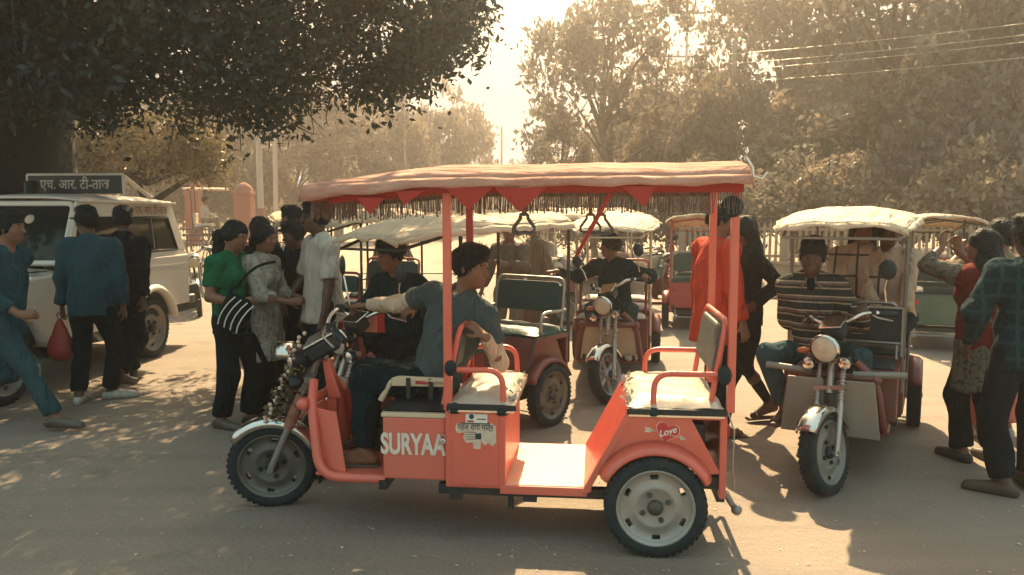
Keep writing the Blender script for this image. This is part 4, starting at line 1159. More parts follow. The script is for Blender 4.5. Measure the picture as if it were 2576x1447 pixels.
    for k in range(40):
        a = 2 * math.pi * k / 40
        hp.append((16 * math.sin(a) ** 3 / 16, (13 * math.cos(a) - 5 * math.cos(2 * a) - 2 * math.cos(3 * a) - math.cos(4 * a)) / 16))
    c, s_ = math.cos(R(-14)), math.sin(R(-14))
    hp = [((x * c - y * s_), (x * s_ + y * c)) for x, y in hp]
    H0 = Vector((-.058, .3862, .602))
    def outl(sc): return [(-x * sc, y * sc) for x, y in hp]
    MB().prism(outl(.060), H0, (1, 0, 0), (0, 0, 1), (0, .0012, 0)).build('heart_outline', M_PINKLINE, t)
    ho = MB().prism(outl(.0555), H0, (1, 0, 0), (0, 0, 1), (0, .0022, 0)).build('heart', M_HEART, t)
    text_obj('print', 'Love', .045, M_WHITE, ho, H0 + Vector((0, .0032, 0)), (R(90), R(-18), R(180)), .0004, .0008, .35)
    ar = MB()
    def seg(a, b, w):
        a = Vector((H0.x - a[0], .3884, H0.z + a[1])); b = Vector((H0.x - b[0], .3884, H0.z + b[1]))
        d = (b - a).normalized(); n = Vector((-d.z, 0, d.x)) * w
        ar.add([a + n, b + n, b - n, a - n], [(0, 1, 2, 3)])
    seg((-.095, .012), (-.055, .002), .0025)
    ar.add([Vector((H0.x - a, .3884, H0.z + b)) for a, b in ((-.112, .022), (-.085, .020), (-.066, .005), (-.086, -.006), (-.112, -.002), (-.104, .010))], [(0, 1, 2, 3, 4, 5)])
    ar.build('arrow_tail', M_PAPER, t, solid=.001); ar = MB(); seg((.0, -.012), (.06, -.026), .002)
    ar.add([Vector((H0.x - a, .3884, H0.z + b)) for a, b in ((.058, -.012), (.094, -.034), (.064, -.040))], [(0, 1, 2)])
    ar.build('arrow_head', M_PAPER, t, solid=.001)
    # hasp, padlock
    MB().lathe([(.012, 0), (.018, .004), (.018, .012), (.012, .016)], (1.062, .365, .515), (0, 1, 0), 14, caps=True).build('padlock', M_CHROME, t)
    MB().tube(bend([(1.052, .372, .525), (1.052, .372, .55), (1.072, .372, .55), (1.072, .372, .525)], .008, 3), .003, 6).build('shackle', M_STEEL, t)
    # driver's low seat rail
    rail = MB().tube(bend([(1.06, .24, .80), (1.36, .20, .80), (1.43, .20, .68)], .05, 5), .016, 8).build('seat_rail', M_CREAMPT, t)
    MB().tube(bend([(1.06, -.24, .80), (1.36, -.20, .80), (1.43, -.20, .68)], .05, 5), .016, 8).build('seat_rail', M_CREAMPT, t)
    MB().box((1.21, .225, .787), (.30, .012, .045)).build('seat_guard', M_CREAMPT, t, bevel=.004)
    MB().box((1.19, .233, .787), (.085, .006, .018)).build('reflector', M_REDLENS, t)
    for q in (1.15, 1.27): MB().box((q, .236, .755), (.022, .012, .11)).build('rubber_strap', M_BLACK, t)
    # mud flap behind the front wheel and tassels
    MB().grid([[Vector((1.845 - .004 * k, .06 - .06 * j, .30 - .035 * k)) for j in range(3)] for k in range(5)]).build('mud_flap', M_BLACK, t, solid=.004)
    # garland round the fork and lamp
    gb = MB(); A = Vector((2.12, 0, .247)); u = (Vector((1.80, 0, .95)) - A).normalized()
    for i in range(330):
        k = g.random(); p = A + u * (.30 + .48 * k) + Vector((.075 + g.uniform(-.04, .07), g.choice((-1, 1)) * g.uniform(.02, .13), g.uniform(-.02, .02)))
        s = g.uniform(.008, .02)
        gb.box(p, (s, s * .9, s * .5), Matrix.Rotation(g.uniform(0, 6), 3, Vector((g.uniform(-1, 1), g.uniform(-1, 1), g.uniform(-1, 1))).normalized()))
    gb.build('garland', M_GARLAND, t)['kind'] = 'stuff'
    fb = MB()
    for i in range(22):
        p = A + u * (.30 + .026 * i) + Vector((.12 + .012 * math.sin(i * 2), .10, 0)); fb.sphere(p, .012, 7, 5)
    fb.build('flower_string', M_PAPER, t)
    # torn plastic on the seat edges
    for x0, x1, y, z in ((.70, .72, .36, .74), (.10, .15, .36, .74)):
        b = MB()
        for i in range(40):
            p = Vector((g.uniform(x0, x1), g.uniform(-.36, .37), z + g.uniform(-.04, .02))); s = g.uniform(.015, .035)
            d1 = Vector((g.uniform(-1, 1), g.uniform(-1, 1), g.uniform(-1, 1))) * s; d2 = Vector((g.uniform(-1, 1), g.uniform(-1, 1), g.uniform(-1, 1))) * s
            b.add([p, p + d1, p + d1 + d2 * .6, p + d2], [(0, 1, 2, 3)])
        b.build('torn_plastic', M_FILM, t)['kind'] = 'stuff'
    # sticker remnants of scuffed paint on sill, hanging chain behind
    MB().tube([(-.345, .40, .71), (-.375, .41, .62), (-.372, .41, .45), (-.385, .40, .33)], .004, 5).build('chain', M_STEEL, t)
    # plastic bottle crate under driver's feet: tool box
    MB().box((1.58, -.18, .40), (.14, .16, .18)).build('tool_box', M_GREENREX, t, bevel=.015)
main_details(main_r)
# ================================================================== the other rickshaws
RK = 'battery rickshaws at the stand'
rick2, S2 = rickshaw('battery rickshaw with cream canopy and green seats just behind the orange one', -.05, 6.45, 232, M_RED_SHADED, M_CREAM, L=1.9, roof=(1.53, 1.66, 1.69), seatm=M_GREENREX, rear_seat=M_GREENREX, seed=5, x_front=1.5, hw=.41, xr=-.36, panel_m=M_RED_SHADED, posts_m=M_BLACKMET)
rick3, S3 = rickshaw('battery rickshaw facing the camera with cast front wheel and pale canopy, mid stand', 1.20, 9.02, 260, M_RED_SHADED, M_WHITECV, L=2.08, roof=(1.55, 1.66, 1.70), seatm=M_CREAMREX, rear_seat=M_CREAMREX, seed=8, x_front=1.62, cast=True, front_m=M_CREAMPT, posts_m=M_CREAMPT, panel_m=M_RED_SHADED, steer=-28, peak=.30, skirt=.03)
rick4, _ = rickshaw('small red battery rickshaw seen from behind, left of the man in orange', 2.72, 11.7, 78, M_RED, M_WHITECV, L=2.05, roof=(1.5, 1.66, 1.68), seatm=M_GREENREX, seed=9, posts_m=M_RED, panel_m=M_RED)
rickR, SR = rickshaw('battery rickshaw facing the camera on the right, driven by the man in striped sweater', 2.80, 6.40, 242, M_RED_SHADED, M_WHITECV, L=1.98, roof=(1.615, 1.72, 1.72), seatm=M_DKREX, seed=11, front_m=M_TIN, posts_m=M_TIN, panel_m=M_RED_SHADED, rimm=M_TIN, steer=-20, skirt=.04, x_front=1.62, hw=.42, peak=.10)
rick5, _ = rickshaw('dark green battery rickshaw behind the woman in red, only partly seen', 5.35, 9.9, 68, M_GREEN, M_CREAM, L=2.05, roof=(1.52, 1.68, 1.66), seatm=M_DKREX, seed=12, posts_m=M_BLACKMET, panel_m=M_GREEN)
rick6, _ = rickshaw('battery rickshaw side-on in the row behind the one with cast wheel', 0.75, 12.4, 12, M_RED_SHADED, M_CREAM, roof=(1.58, 1.72, 1.72), seatm=M_BROWNREX, seed=14, posts_m=M_CREAMPT, panel_m=M_GREEN)
rick7, _ = rickshaw('battery rickshaw farthest back in the middle row, its pale canopy just showing', 1.1, 15.2, 8, M_GREEN, M_WHITECV, roof=(1.66, 1.80, 1.80), seatm=M_DKREX, seed=15, posts_m=M_CREAMPT, panel_m=M_RED)
rick8, _ = rickshaw('white fronted battery rickshaw behind the group of women at the left', -3.05, 11.6, 285, M_GREEN, M_WHITECV, roof=(1.62, 1.74, 1.74), seatm=M_GREENREX, seed=16, front_m=M_CREAMPT, posts_m=M_BLACKMET, panel_m=M_GREEN)
rick9, _ = rickshaw('battery rickshaw hidden behind the man in white shirt, cream canopy showing', -1.55, 9.3, 250, M_RED_SHADED, M_CREAM, roof=(1.60, 1.72, 1.74), seatm=M_GREENREX, seed=18, posts_m=M_BLACKMET, panel_m=M_RED)

def windscreen(t, m):
    b = MB().prism([(-.34, 0), (.34, 0), (.30, .50), (-.30, .50)], (1.86, 0, .78), (0, 1, 0), (-.18, 0, 1), (.02, 0, 0)).build('front_fairing', m, t, bevel=.02)
windscreen(rick8, M_CREAMPT)
# decorative white motif on the small red rickshaw
def motif(t):
    g = random.Random(3); b = MB()
    for i in range(34):
        a = g.uniform(0, 6.28); rr = g.uniform(.01, .085); p = Vector((-.347, -.20 + .0, .54)) + Vector((0, math.cos(a) * rr, math.sin(a) * rr * .8)); L = g.uniform(.02, .05); q = g.uniform(0, 6.28)
        d = Vector((0, math.cos(q), math.sin(q))) * L; n = Vector((0, -math.sin(q), math.cos(q))) * .005
        b.add([p - n, p + d * .5 - n * 1.8, p + d, p + d * .5 + n * 1.8], [(0, 1, 2, 3)])
    for i in range(1): b.build('white_motif', M_WHITE, t, solid=.0015)
motif(rick4)
def right_details(t):
    # tin panels over the front and the number plate like badge on the mudguard
    for s in (1, -1):
        MB().prism([(.03, .30), (.29, .30), (.25, .66), (.04, .66)], (1.72, 0, 0), (0, s, 0), (.12, 0, 1), (.012, 0, 0)).build('leg_shield', M_TIN, t, bevel=.01)
    MB().cyl((1.70, .12, .68), (1.70, .42, .70), .022, n=10).build('cross_bar', M_TIN, t)
    MB().cyl((1.70, -.12, .68), (1.70, -.40, .70), .022, n=10).build('cross_bar', M_TIN, t)
    # guard frame behind the driver
    g = MB()
    for z in (.79, 1.03): g.tube([(1.0, -.36, z), (1.0, .36, z)], .012, 7)
    for q in (-.36, .0, .36): g.tube([(1.0, q, .70), (1.0, q, 1.03)], .012, 7)
    g.build('guard_frame', M_STEEL, t)
    MB().box((1.0, 0, .91), (.02, .70, .22)).build('guard_panel', M_DKREX, t)
right_details(rickR)
# ================================================================== jeep, motorcycles, cart
M_JEEP = mat('jeep_cream_white', (0.78, 0.73, 0.64), 0.38, col2=(0.70, 0.63, 0.53), scale=2.5, amount=0.7, coat=0.3, dust=0.12, rvar=0.1)
M_GLASS = glass_mat('dark_glass', (0.012, 0.022, 0.022), 0.05, 0.72)
M_GLASS_CLEAR = glass_mat('dusty_glass', (0.10, 0.09, 0.07), 0.08, 0.42)
M_SIGN = mat('dark_sign_board', (0.012, 0.026, 0.030), 0.4)
M_SIGNTXT = mat('sign_paint', (0.62, 0.58, 0.48), 0.6)
M_SIGNTXT2 = mat('sign_paint_red', (0.30, 0.07, 0.05), 0.6)
M_PLATE = mat('side_board', (0.55, 0.47, 0.36), 0.6)
M_BIKERED = mat('bike_tank_paint', (0.5, 0.42, 0.34), 0.22, coat=0.6)
M_BAG = mat('red_plastic_bag', (0.42, 0.05, 0.04), 0.45, bump=0.6, bscale=14, trans=0.3)

def jeep(x, y, deg):
    t = empty('jeep', (x, y, 0), R(deg)); tag(t, 'cream white hardtop jeep with a roof sign, parked under the big tree', 'jeep')
    hw = .72; r = .35
    # lower body with wheel arches
    def arch(cx, rr, a0=18, a1=162, n=9): return [(cx + rr * math.cos(R(a0 + (a1 - a0) * k / n)), r + rr * math.sin(R(a0 + (a1 - a0) * k / n))) for k in range(n + 1)]
    poly = [(-.86, .56), (-.86, 1.17), (1.50, 1.17), (1.50, 1.10), (3.02, 1.02), (3.08, .62), (2.86, .56)] + arch(2.375, .46) + [(1.86, .46), (.50, .46)] + arch(0, .44) + [(-.50, .56)]
    for s in (1, -1):
        MB().prism(poly, (0, s * hw, 0), (1, 0, 0), (0, 0, 1), (0, -s * .03, 0)).build('side_panel', M_JEEP, t, bevel=.012)
    MB().box((.3, 0, .50), (3.2, 1.30, .10)).build('underbody', M_BLACKMET, t)
    hood = MB(); rows = []
    for i in range(9):
        xx = 1.47 + 1.58 * i / 8; z = 1.135 - .10 * (i / 8) ** 1.4
        rows.append([Vector((xx, v * (.70 - .04 * i / 8), z - .055 * abs(v) ** 4 + .02 * (abs(v) < .45))) for v in (-1, -.9, -.7, -.46, -.4, 0, .4, .46, .7, .9, 1)])
    hood.grid(rows).build('bonnet', M_JEEP, t, solid=.02)
    for k in range(3): MB().box((1.72 + .07 * k, .60, 1.128), (.03, .12, .008)).build('bonnet_vent', M_BLACK, t)
    MB().box((3.06, 0, .82), (.05, 1.30, .42)).build('grille', M_BLACK, t, bevel=.02)
    for s in (1, -1):
        MB().lathe([(.001, .05), (.09, .04), (.10, 0)], (3.08, s * .48, .86), (1, 0, 0), 18).build('headlamp', M_LENS, t)
        MB().box((3.0, s * .64, .88), (.10, .06, .08)).build('indicator', M_AMBER, t, bevel=.01)
    MB().box((3.16, 0, .55), (.10, 1.46, .12)).build('front_bumper', M_BLACKMET, t, bevel=.02)
    MB().box((-.93, 0, .60), (.14, 1.46, .11)).build('rear_bumper', M_TIN, t, bevel=.02)
    for s in (1, -1):
        for cx, rr in ((0, .455), (2.375, .475)):
            rows = []
            for k in range(15):
                a = R(12 + 156 * k / 14)
                rows.append([Vector((cx + q * math.cos(a), s * yy, r + q * math.sin(a))) for q, yy in ((rr - .015, hw - .12), (rr - .015, hw + .05), (rr + .01, hw + .06), (rr + .05, hw + .015))])
            MB().grid(rows).build('wheel_flare', M_JEEP, t, solid=.01)
    for cx in (0, 2.375):
        for s in (1, -1): wheel(t, (cx, s * .63, r), r, .20, M_TIN, spin=.2, name='wheel')
    MB().box((.9, 0, .62), (4.1, 1.36, .30)).build('tub', M_BLACK, t)
    # greenhouse
    zt = 1.80; tw = .66
    def P(xx, z, s):                                  # tumblehome of the upper sides
        return Vector((xx, s * (hw - .02 - (hw - tw) * (z - 1.17) / (zt - 1.17)), z))
    def upper(name, pts, s, m=M_JEEP, th=.03, inset=0.0):
        a = [P(px_, z, s) - Vector((0, s * inset, 0)) for px_, z in pts]; b = [p - Vector((0, s * th, 0)) for p in a]; n = len(a)
        mbb = MB().add(a + b, [tuple(range(n)), tuple(reversed(range(n, 2 * n)))] + [(i, i + n, (i + 1) % n + n, (i + 1) % n) for i in range(n)])
        return mbb.build(name, m, t, bevel=.006 if th > .02 else 0)
    for s in (1, -1):
        upper('belt_rail', [(-.86, 1.172), (1.48, 1.172), (1.46, 1.225), (-.84, 1.225)], s)
        upper('screen_pillar', [(1.46, 1.228), (1.38, 1.228), (1.10, zt), (1.18, zt)], s)
        upper('door_pillar', [(.50, 1.228), (.36, 1.228), (.36, 1.64), (.50, 1.64)], s)
        upper('rear_pillar', [(-.66, 1.228), (-.84, 1.228), (-.64, zt), (-.50, 1.64)], s)
        upper('cantrail', [(1.17, 1.645), (-.505, 1.645), (-.64, zt), (1.10, zt)], s)
        w1 = upper('side_window', [(.355, 1.23), (-.655, 1.23), (-.51, 1.638), (.355, 1.638)], s, M_GLASS_CLEAR, .006, .012)
        fr_ = [(.34, 1.245), (-.64, 1.245), (-.50, 1.625), (.34, 1.625), (.34, 1.245)]
        MB().tube([P(a, z, s) + Vector((0, s * .002, 0)) for a, z in fr_], .016, 5).build('window_seal', M_BLACK, w1)
        MB().tube([P(-.13, 1.245, s), P(-.13, 1.625, s)], .010, 5).build('window_divider', M_TIN, w1)
        upper('door_window', [(1.34, 1.23), (.505, 1.23), (.505, 1.638), (1.165, 1.638)], s, M_GLASS, .006, .012)
    rf = MB(); rows = []
    for i in range(13):
        xx = -.66 + 1.86 * i / 12
        rows.append([Vector((xx, v * .675, zt + .005 + .075 * (1 - abs(v) ** 3.5) * (1 - .55 * abs(i / 6 - 1) ** 5))) for v in [k / 5 - 1 for k in range(11)]])
    rf.grid(rows).build('roof', M_JEEP, t, solid=.02)
    for s in (1, -1): MB().tube([(-.66, s * .675, zt + .005), (1.18, s * .675, zt + .005)], .018, 6).build('drip_rail', M_JEEP, t)
    # windscreen and its frame
    ws = [(1.45, 1.19), (1.17, 1.77)]
    MB().add([(1.455, -.62, 1.21), (1.455, .62, 1.21), (1.19, .585, 1.75), (1.19, -.585, 1.75)], [(0, 1, 2, 3)]).build('windscreen', M_GLASS, t, solid=.006)
    MB().tube(bend([(1.46, -.65, 1.19), (1.46, .65, 1.19), (1.175, .61, 1.775), (1.175, -.61, 1.775), (1.46, -.65, 1.19)], .08, 4), .032, 6).build('screen_frame', M_JEEP, t)
    MB().tube([(1.50, .30, 1.19), (1.46, .12, 1.26), (1.42, -.1, 1.30)], .008, 5).build('wiper', M_BLACK, t)
    MB().add([(-.86, -.66, 1.2), (-.86, .66, 1.2), (-.66, .62, 1.78), (-.66, -.62, 1.78)], [(0, 1, 2, 3)]).build('rear_window', M_GLASS, t, solid=.006)
    MB().box((-.86, 0, .87), (.03, 1.36, .60)).build('tailgate', M_JEEP, t, bevel=.01)
    for k in range(3): MB().box((-.16 + .0, hw + .004, 1.06 - .028 * k), (1.25, .006, .010)).build('body_crease', M_JEEP, t)
    for s in (1, -1): MB().box((.93, s * (hw + .004), .84), (.98, .006, .62)).build('door', M_JEEP, t, bevel=.004)
    for s in (1, -1): MB().box((.60, s * (hw + .018), 1.06), (.11, .018, .025)).build('door_handle', M_BLACK, t, bevel=.004)
    # interior: seats and wheel
    for s in (1, -1): MB().box((.75, s * .32, .95), (.14, .44, .60)).build('seat', M_DKREX, t, bevel=.04)
    MB().box((-.35, 0, .95), (.14, 1.1, .56)).build('rear_bench', M_DKREX, t, bevel=.04)
    # boards with lettering
    sb = MB().box((.42, .12, 1.995), (.03, 1.10, .20)).build('roof_sign', M_SIGN, t)
    fr_ = MB()
    for a, b in (((0.42, -.44, 2.105), (0.42, .68, 2.105)), ((0.42, -.44, 1.88), (0.42, -.44, 2.105)), ((0.42, .68, 1.88), (0.42, .68, 2.105))): fr_.tube([a, b], .020, 6)
    fr_.tube([(0.42, .68, 2.09), (-.15, .66, 1.86)], .022, 6); fr_.tube([(0.42, -.44, 2.09), (-.15, -.44, 1.86)], .022, 6)
    fr_.build('sign_frame', M_JEEP, sb)
    text_obj('lettering', 'एच. आर. टी-ताज', .150, M_SIGNTXT, sb, (.437, .12, 1.995), (R(90), 0, R(90)), .001, .0025, sx=.86)
    bd = upper('side_board', [(.32, 1.655), (-.47, 1.655), (-.555, 1.775), (.32, 1.775)], 1, M_PLATE, .004, -.006)
    text_obj('lettering', 'एच. आर. टी-ताज', .115, M_SIGNTXT2, bd, (-.09, .695, 1.716), (R(90) - .09, 0, R(180)), .001, .0015, sx=.92)
    MB().lathe([(.085, 0), (.09, .03), (.075, .04), (.075, .14), (.06, .16), (.001, .165)], (.66, -.22, 1.865), (0, 0, 1), 18).build('beacon', M_BLACK, t)
    MB().lathe([(.001, 0), (.05, 0), (.05, .004), (.001, .004)], (1.26, .18, 1.62), (.9, 0, .43), 14).build('screen_sticker', M_PAPER, t)
    for s in (1, -1):
        mo = MB().tube([(1.40, s * .72, 1.30), (1.46, s * .84, 1.36)], .010, 6).build('mirror_arm', M_BLACK, t)
        MB().box((1.47, s * .90, 1.38), (.03, .13, .17)).build('mirror', M_BLACK, mo, bevel=.012)
    return t
jeep(-4.90, 9.28, 264.5)

def motorcycle(label, x, y, deg, tank, lean=5, group='parked motorcycles'):
    t = empty('motorcycle', (x, y, 0), R(deg)); t.rotation_euler = (R(lean), 0, R(deg)); tag(t, label, 'motorcycle', group)
    r = .30; F = Vector((1.25, 0, r)); H = Vector((.98, 0, .98)); u = (H - F).normalized()
    wheel(t, (0, 0, r), r, .10, M_SILVER, name='wheel', open_disc=True); wheel(t, F, r, .085, M_SILVER, name='front_wheel', open_disc=True, spin=.3)
    fk = MB()
    for s in (1, -1): fk.cyl(F + Vector((0, s * .075, 0)), F + u * .72 + Vector((0, s * .075, 0)), .018, n=8)
    fk.box(F + u * .66, (.06, .2, .03)); fk.build('fork', M_STEEL, t)
    for c, nm, a0, a1 in ((F, 'front_mudguard', 40, 150), (Vector((0, 0, r)), 'rear_mudguard', 20, 140)):
        rows = []
        for k in range(11):
            a = R(a0 + (a1 - a0) * k / 10); rr = r + .03
            if nm[0] == 'r': a = math.pi - a
            rows.append([c + Vector((math.cos(a) * (rr - d), yy, math.sin(a) * (rr - d))) for yy, d in ((-.06, .03), (-.04, 0), (.04, 0), (.06, .03))])
        MB().grid(rows).build(nm, M_CHROME if c is F else M_BLACK, t, solid=.004)
    fm = MB()
    fm.tube(bend([H, (.55, 0, .80), (.05, 0, .80), (-.35, 0, .86)], .1, 4), .02, 8); fm.tube(bend([H - u * .1, (.80, 0, .42), (.35, 0, .32), (0, 0, r)], .1, 4), .02, 8)
    for s in (1, -1): fm.tube([(.0, s * .07, r), (-.12, s * .10, .76)], .02, 8)
    fm.build('frame', M_BLACKMET, t)
    MB().sphere((.70, 0, .92), (.27, .14, .125), 16, 10).build('fuel_tank', tank, t)
    rows = []
    for k in range(9):
        xx = .46 - .85 * k / 8; w = .11 + .03 * math.sin(k / 8 * 3.1); z = .86 + .05 * (k / 8) ** 2 - .03 * math.sin(k / 8 * 3.1)
        rows.append([Vector((xx, -w, z - .06)), Vector((xx, -w * .8, z)), Vector((xx, 0, z + .012)), Vector((xx, w * .8, z)), Vector((xx, w, z - .06))])
    MB().grid(rows).build('seat', M_DKREX, t, solid=.03)
    en = MB().box((.52, 0, .42), (.34, .26, .22)); 
    for k in range(6): en.box((.60, 0, .52 + .03 * k), (.17, .18, .014))
    en.cyl((.46, -.15, .40), (.46, .15, .40), .10, n=14); en.build('engine', M_STEEL, t)
    MB().tube(bend([(.68, .08, .58), (.78, .10, .35), (.45, .12, .24), (-.05, .16, .30), (-.40, .16, .38)], .08, 4), [.02] * 11 + [.03, .045, .045, .045, .045][:9], 8).build('exhaust', M_CHROME, t) if False else MB().tube([(.68, .08, .58), (.74, .10, .38), (.55, .12, .24), (.1, .16, .28), (-.1, .16, .31), (-.42, .16, .38)], [.02, .02, .02, .024, .045, .045], 8).build('exhaust', M_CHROME, t)
    hb = MB().tube(bend([H + Vector((-.20, .36, .12)), H + Vector((-.02, .28, .14)), H + Vector((.02, .06, .04)), H + Vector((.02, -.06, .04)), H + Vector((-.02, -.28, .14)), H + Vector((-.20, -.36, .12))], .06, 4), .012, 8)
    hb.build('handlebar', M_CHROME, t)
    for s in (1, -1):
        m1 = MB().tube([H + Vector((-.05, s * .26, .14)), H + Vector((.02, s * .34, .34))], .006, 5).build('mirror_stalk', M_CHROME, t)
        MB().sphere(H + Vector((.02, s * .37, .36)), (.012, .06, .045), 10, 6).build('mirror', M_CHROME, m1)
        MB().sphere(F + u * .55 + Vector((.06, s * .15, 0)), .03, 8, 6).build('indicator', M_AMBER, t)
    hl = MB().lathe([(.001, -.12), (.07, -.08), (.09, 0), (.085, .02)], F + u * .62 + Vector((.13, 0, 0)), (1, 0, -.1), 18).build('headlamp', M_BLACK, t)
    MB().lathe([(.085, .016), (.05, .03), (.001, .034)], F + u * .62 + Vector((.13, 0, 0)), (1, 0, -.1), 18).build('lens', M_LENS, hl)
    MB().box((-.42, 0, .80), (.05, .10, .07)).build('tail_lamp', M_REDLENS, t, bevel=.01)
    for s in (1, -1): MB().box((.02, s * .12, .66), (.34, .03, .18)).build('side_cover', tank, t, bevel=.02)
    MB().tube([(.4, .1, .3), (.3, .26, .02)], .012, 6).build('side_stand', M_STEEL, t)
    return t
motorcycle('parked motorcycle with pale tank beside the rear of the jeep', -5.62, 14.2, 292, M_BIKERED)
motorcycle('motorcycle parked further back behind the jeep, by the iron railing', -7.2, 19.5, 20, M_RED)
motorcycle('chrome fronted motorcycle facing the camera in the gap behind the green seats', .80, 13.2, 262, M_BIKERED, lean=-4)

def cart():
    p = at(520, 500, 27); t = empty('passenger_cart', (p.x, 27, 0), R(15)); tag(t, 'high two wheeled passenger cart behind the iron railing', 'cart')
    for s in (1, -1):
        w = MB().lathe([(.60, -.03), (.66, -.03), (.66, .03), (.60, .03), (.60, -.03)], (0, s * .62, .66), (0, 1, 0), 28).build('wheel', M_BROWNREX, t)
        sp = MB()
        for k in range(10):
            a = k * math.pi / 5; sp.tube([(0, s * .62, .66), (math.cos(a) * .61, s * .62, .66 + math.sin(a) * .61)], .018, 5)
        sp.build('spokes', M_BROWNREX, w)
    MB().box((.1, 0, 1.0), (1.7, 1.1, .08)).build('platform', M_BROWNREX, t, bevel=.01)
    MB().box((-.1, 0, 1.32), (.5, 1.0, .12)).build('seat', M_CREAMREX, t, bevel=.03)
    MB().box((-.38, 0, 1.55), (.08, 1.0, .36)).build('backrest', M_CREAMREX, t, bevel=.03)
    for s in (1, -1):
        MB().tube([(.9, s * .4, 1.0), (2.6, s * .35, 1.05)], .03, 6).build('shaft', M_BROWNREX, t)
        MB().tube([(-.4, s * .5, 1.0), (-.45, s * .5, 2.5)], .02, 6).build('canopy_post', M_IRON, t)
    MB().grid([[Vector((x, y, 2.5 + .08 * (1 - (y / .6) ** 2))) for y in (-.6, -.3, 0, .3, .6)] for x in (-.7, 0, .7)]).build('canopy', M_CREAM, t, solid=.01)
cart()
def bright_arch():  # added shape for a bright arched gap under a dark branch
    p = at(258, 430, 19); t = empty('bright_arch_shape', (p.x, 19, 0)); tag(t, 'pale arched stand-in with dark rim for a bright gap behind the jeep roof', 'stand-in')
    w = .50
    rows = []
    for k in range(15):
        a = math.pi * k / 14; rows.append([Vector((-w * math.cos(a), -.02 + d, 2.50 + .36 * math.sin(a))) for d in (0, .5, 1.0)])
    MB().grid(rows).build('pale_arch_sheet', M_WHITECV, t, solid=.01)
    MB().tube([(-w * math.cos(math.pi * k / 14), -.03, 2.50 + .37 * math.sin(math.pi * k / 14)) for k in range(15)], .022, 6).build('rim', M_IRON, t)
    fp = MB(); ring = [(-w * math.cos(math.pi * k / 14) * .97, 2.51 + .34 * math.sin(math.pi * k / 14)) for k in range(15)]
    fp.prism(ring, (0, .02, 0), (1, 0, 0), (0, 0, 1), (0, .012, 0)); fp.build('pale_arch_end', M_CREAM, t)
    for s in (-1, 1): MB().cyl((s * w, 0, 0), (s * w, 0, 2.5), .02, n=6).build('post', M_IRON, t); 
bright_arch()
# ================================================================== people: one smooth skin grown over a posed skeleton
def nrm(v):
    v = np.asarray(v, float); return v / (np.linalg.norm(v) + 1e-9)
def rotz(v, a):
    c, s = math.cos(a), math.sin(a); v = np.asarray(v, float)
    return np.array([v[0] * c - v[1] * s, v[0] * s + v[1] * c, v[2]])
def rot_axis(v, ax, a):
    ax = nrm(ax); v = np.asarray(v, float)
    return v * math.cos(a) + np.cross(ax, v) * math.sin(a) + ax * (ax @ v) * (1 - math.cos(a))
def two_bone(a, c, l1, l2, hint):
    a = np.asarray(a, float); c = np.asarray(c, float); d = c - a; D = np.linalg.norm(d)
    if D > (l1 + l2) * .995: c = a + d / D * (l1 + l2) * .995; d = c - a; D = np.linalg.norm(d)
    x = (l1 * l1 - l2 * l2 + D * D) / (2 * D); h = math.sqrt(max(0, l1 * l1 - x * x)); n = d / D
    hint = np.asarray(hint, float); hint = nrm(hint - n * (hint @ n))
    return a + n * x + hint * h, c

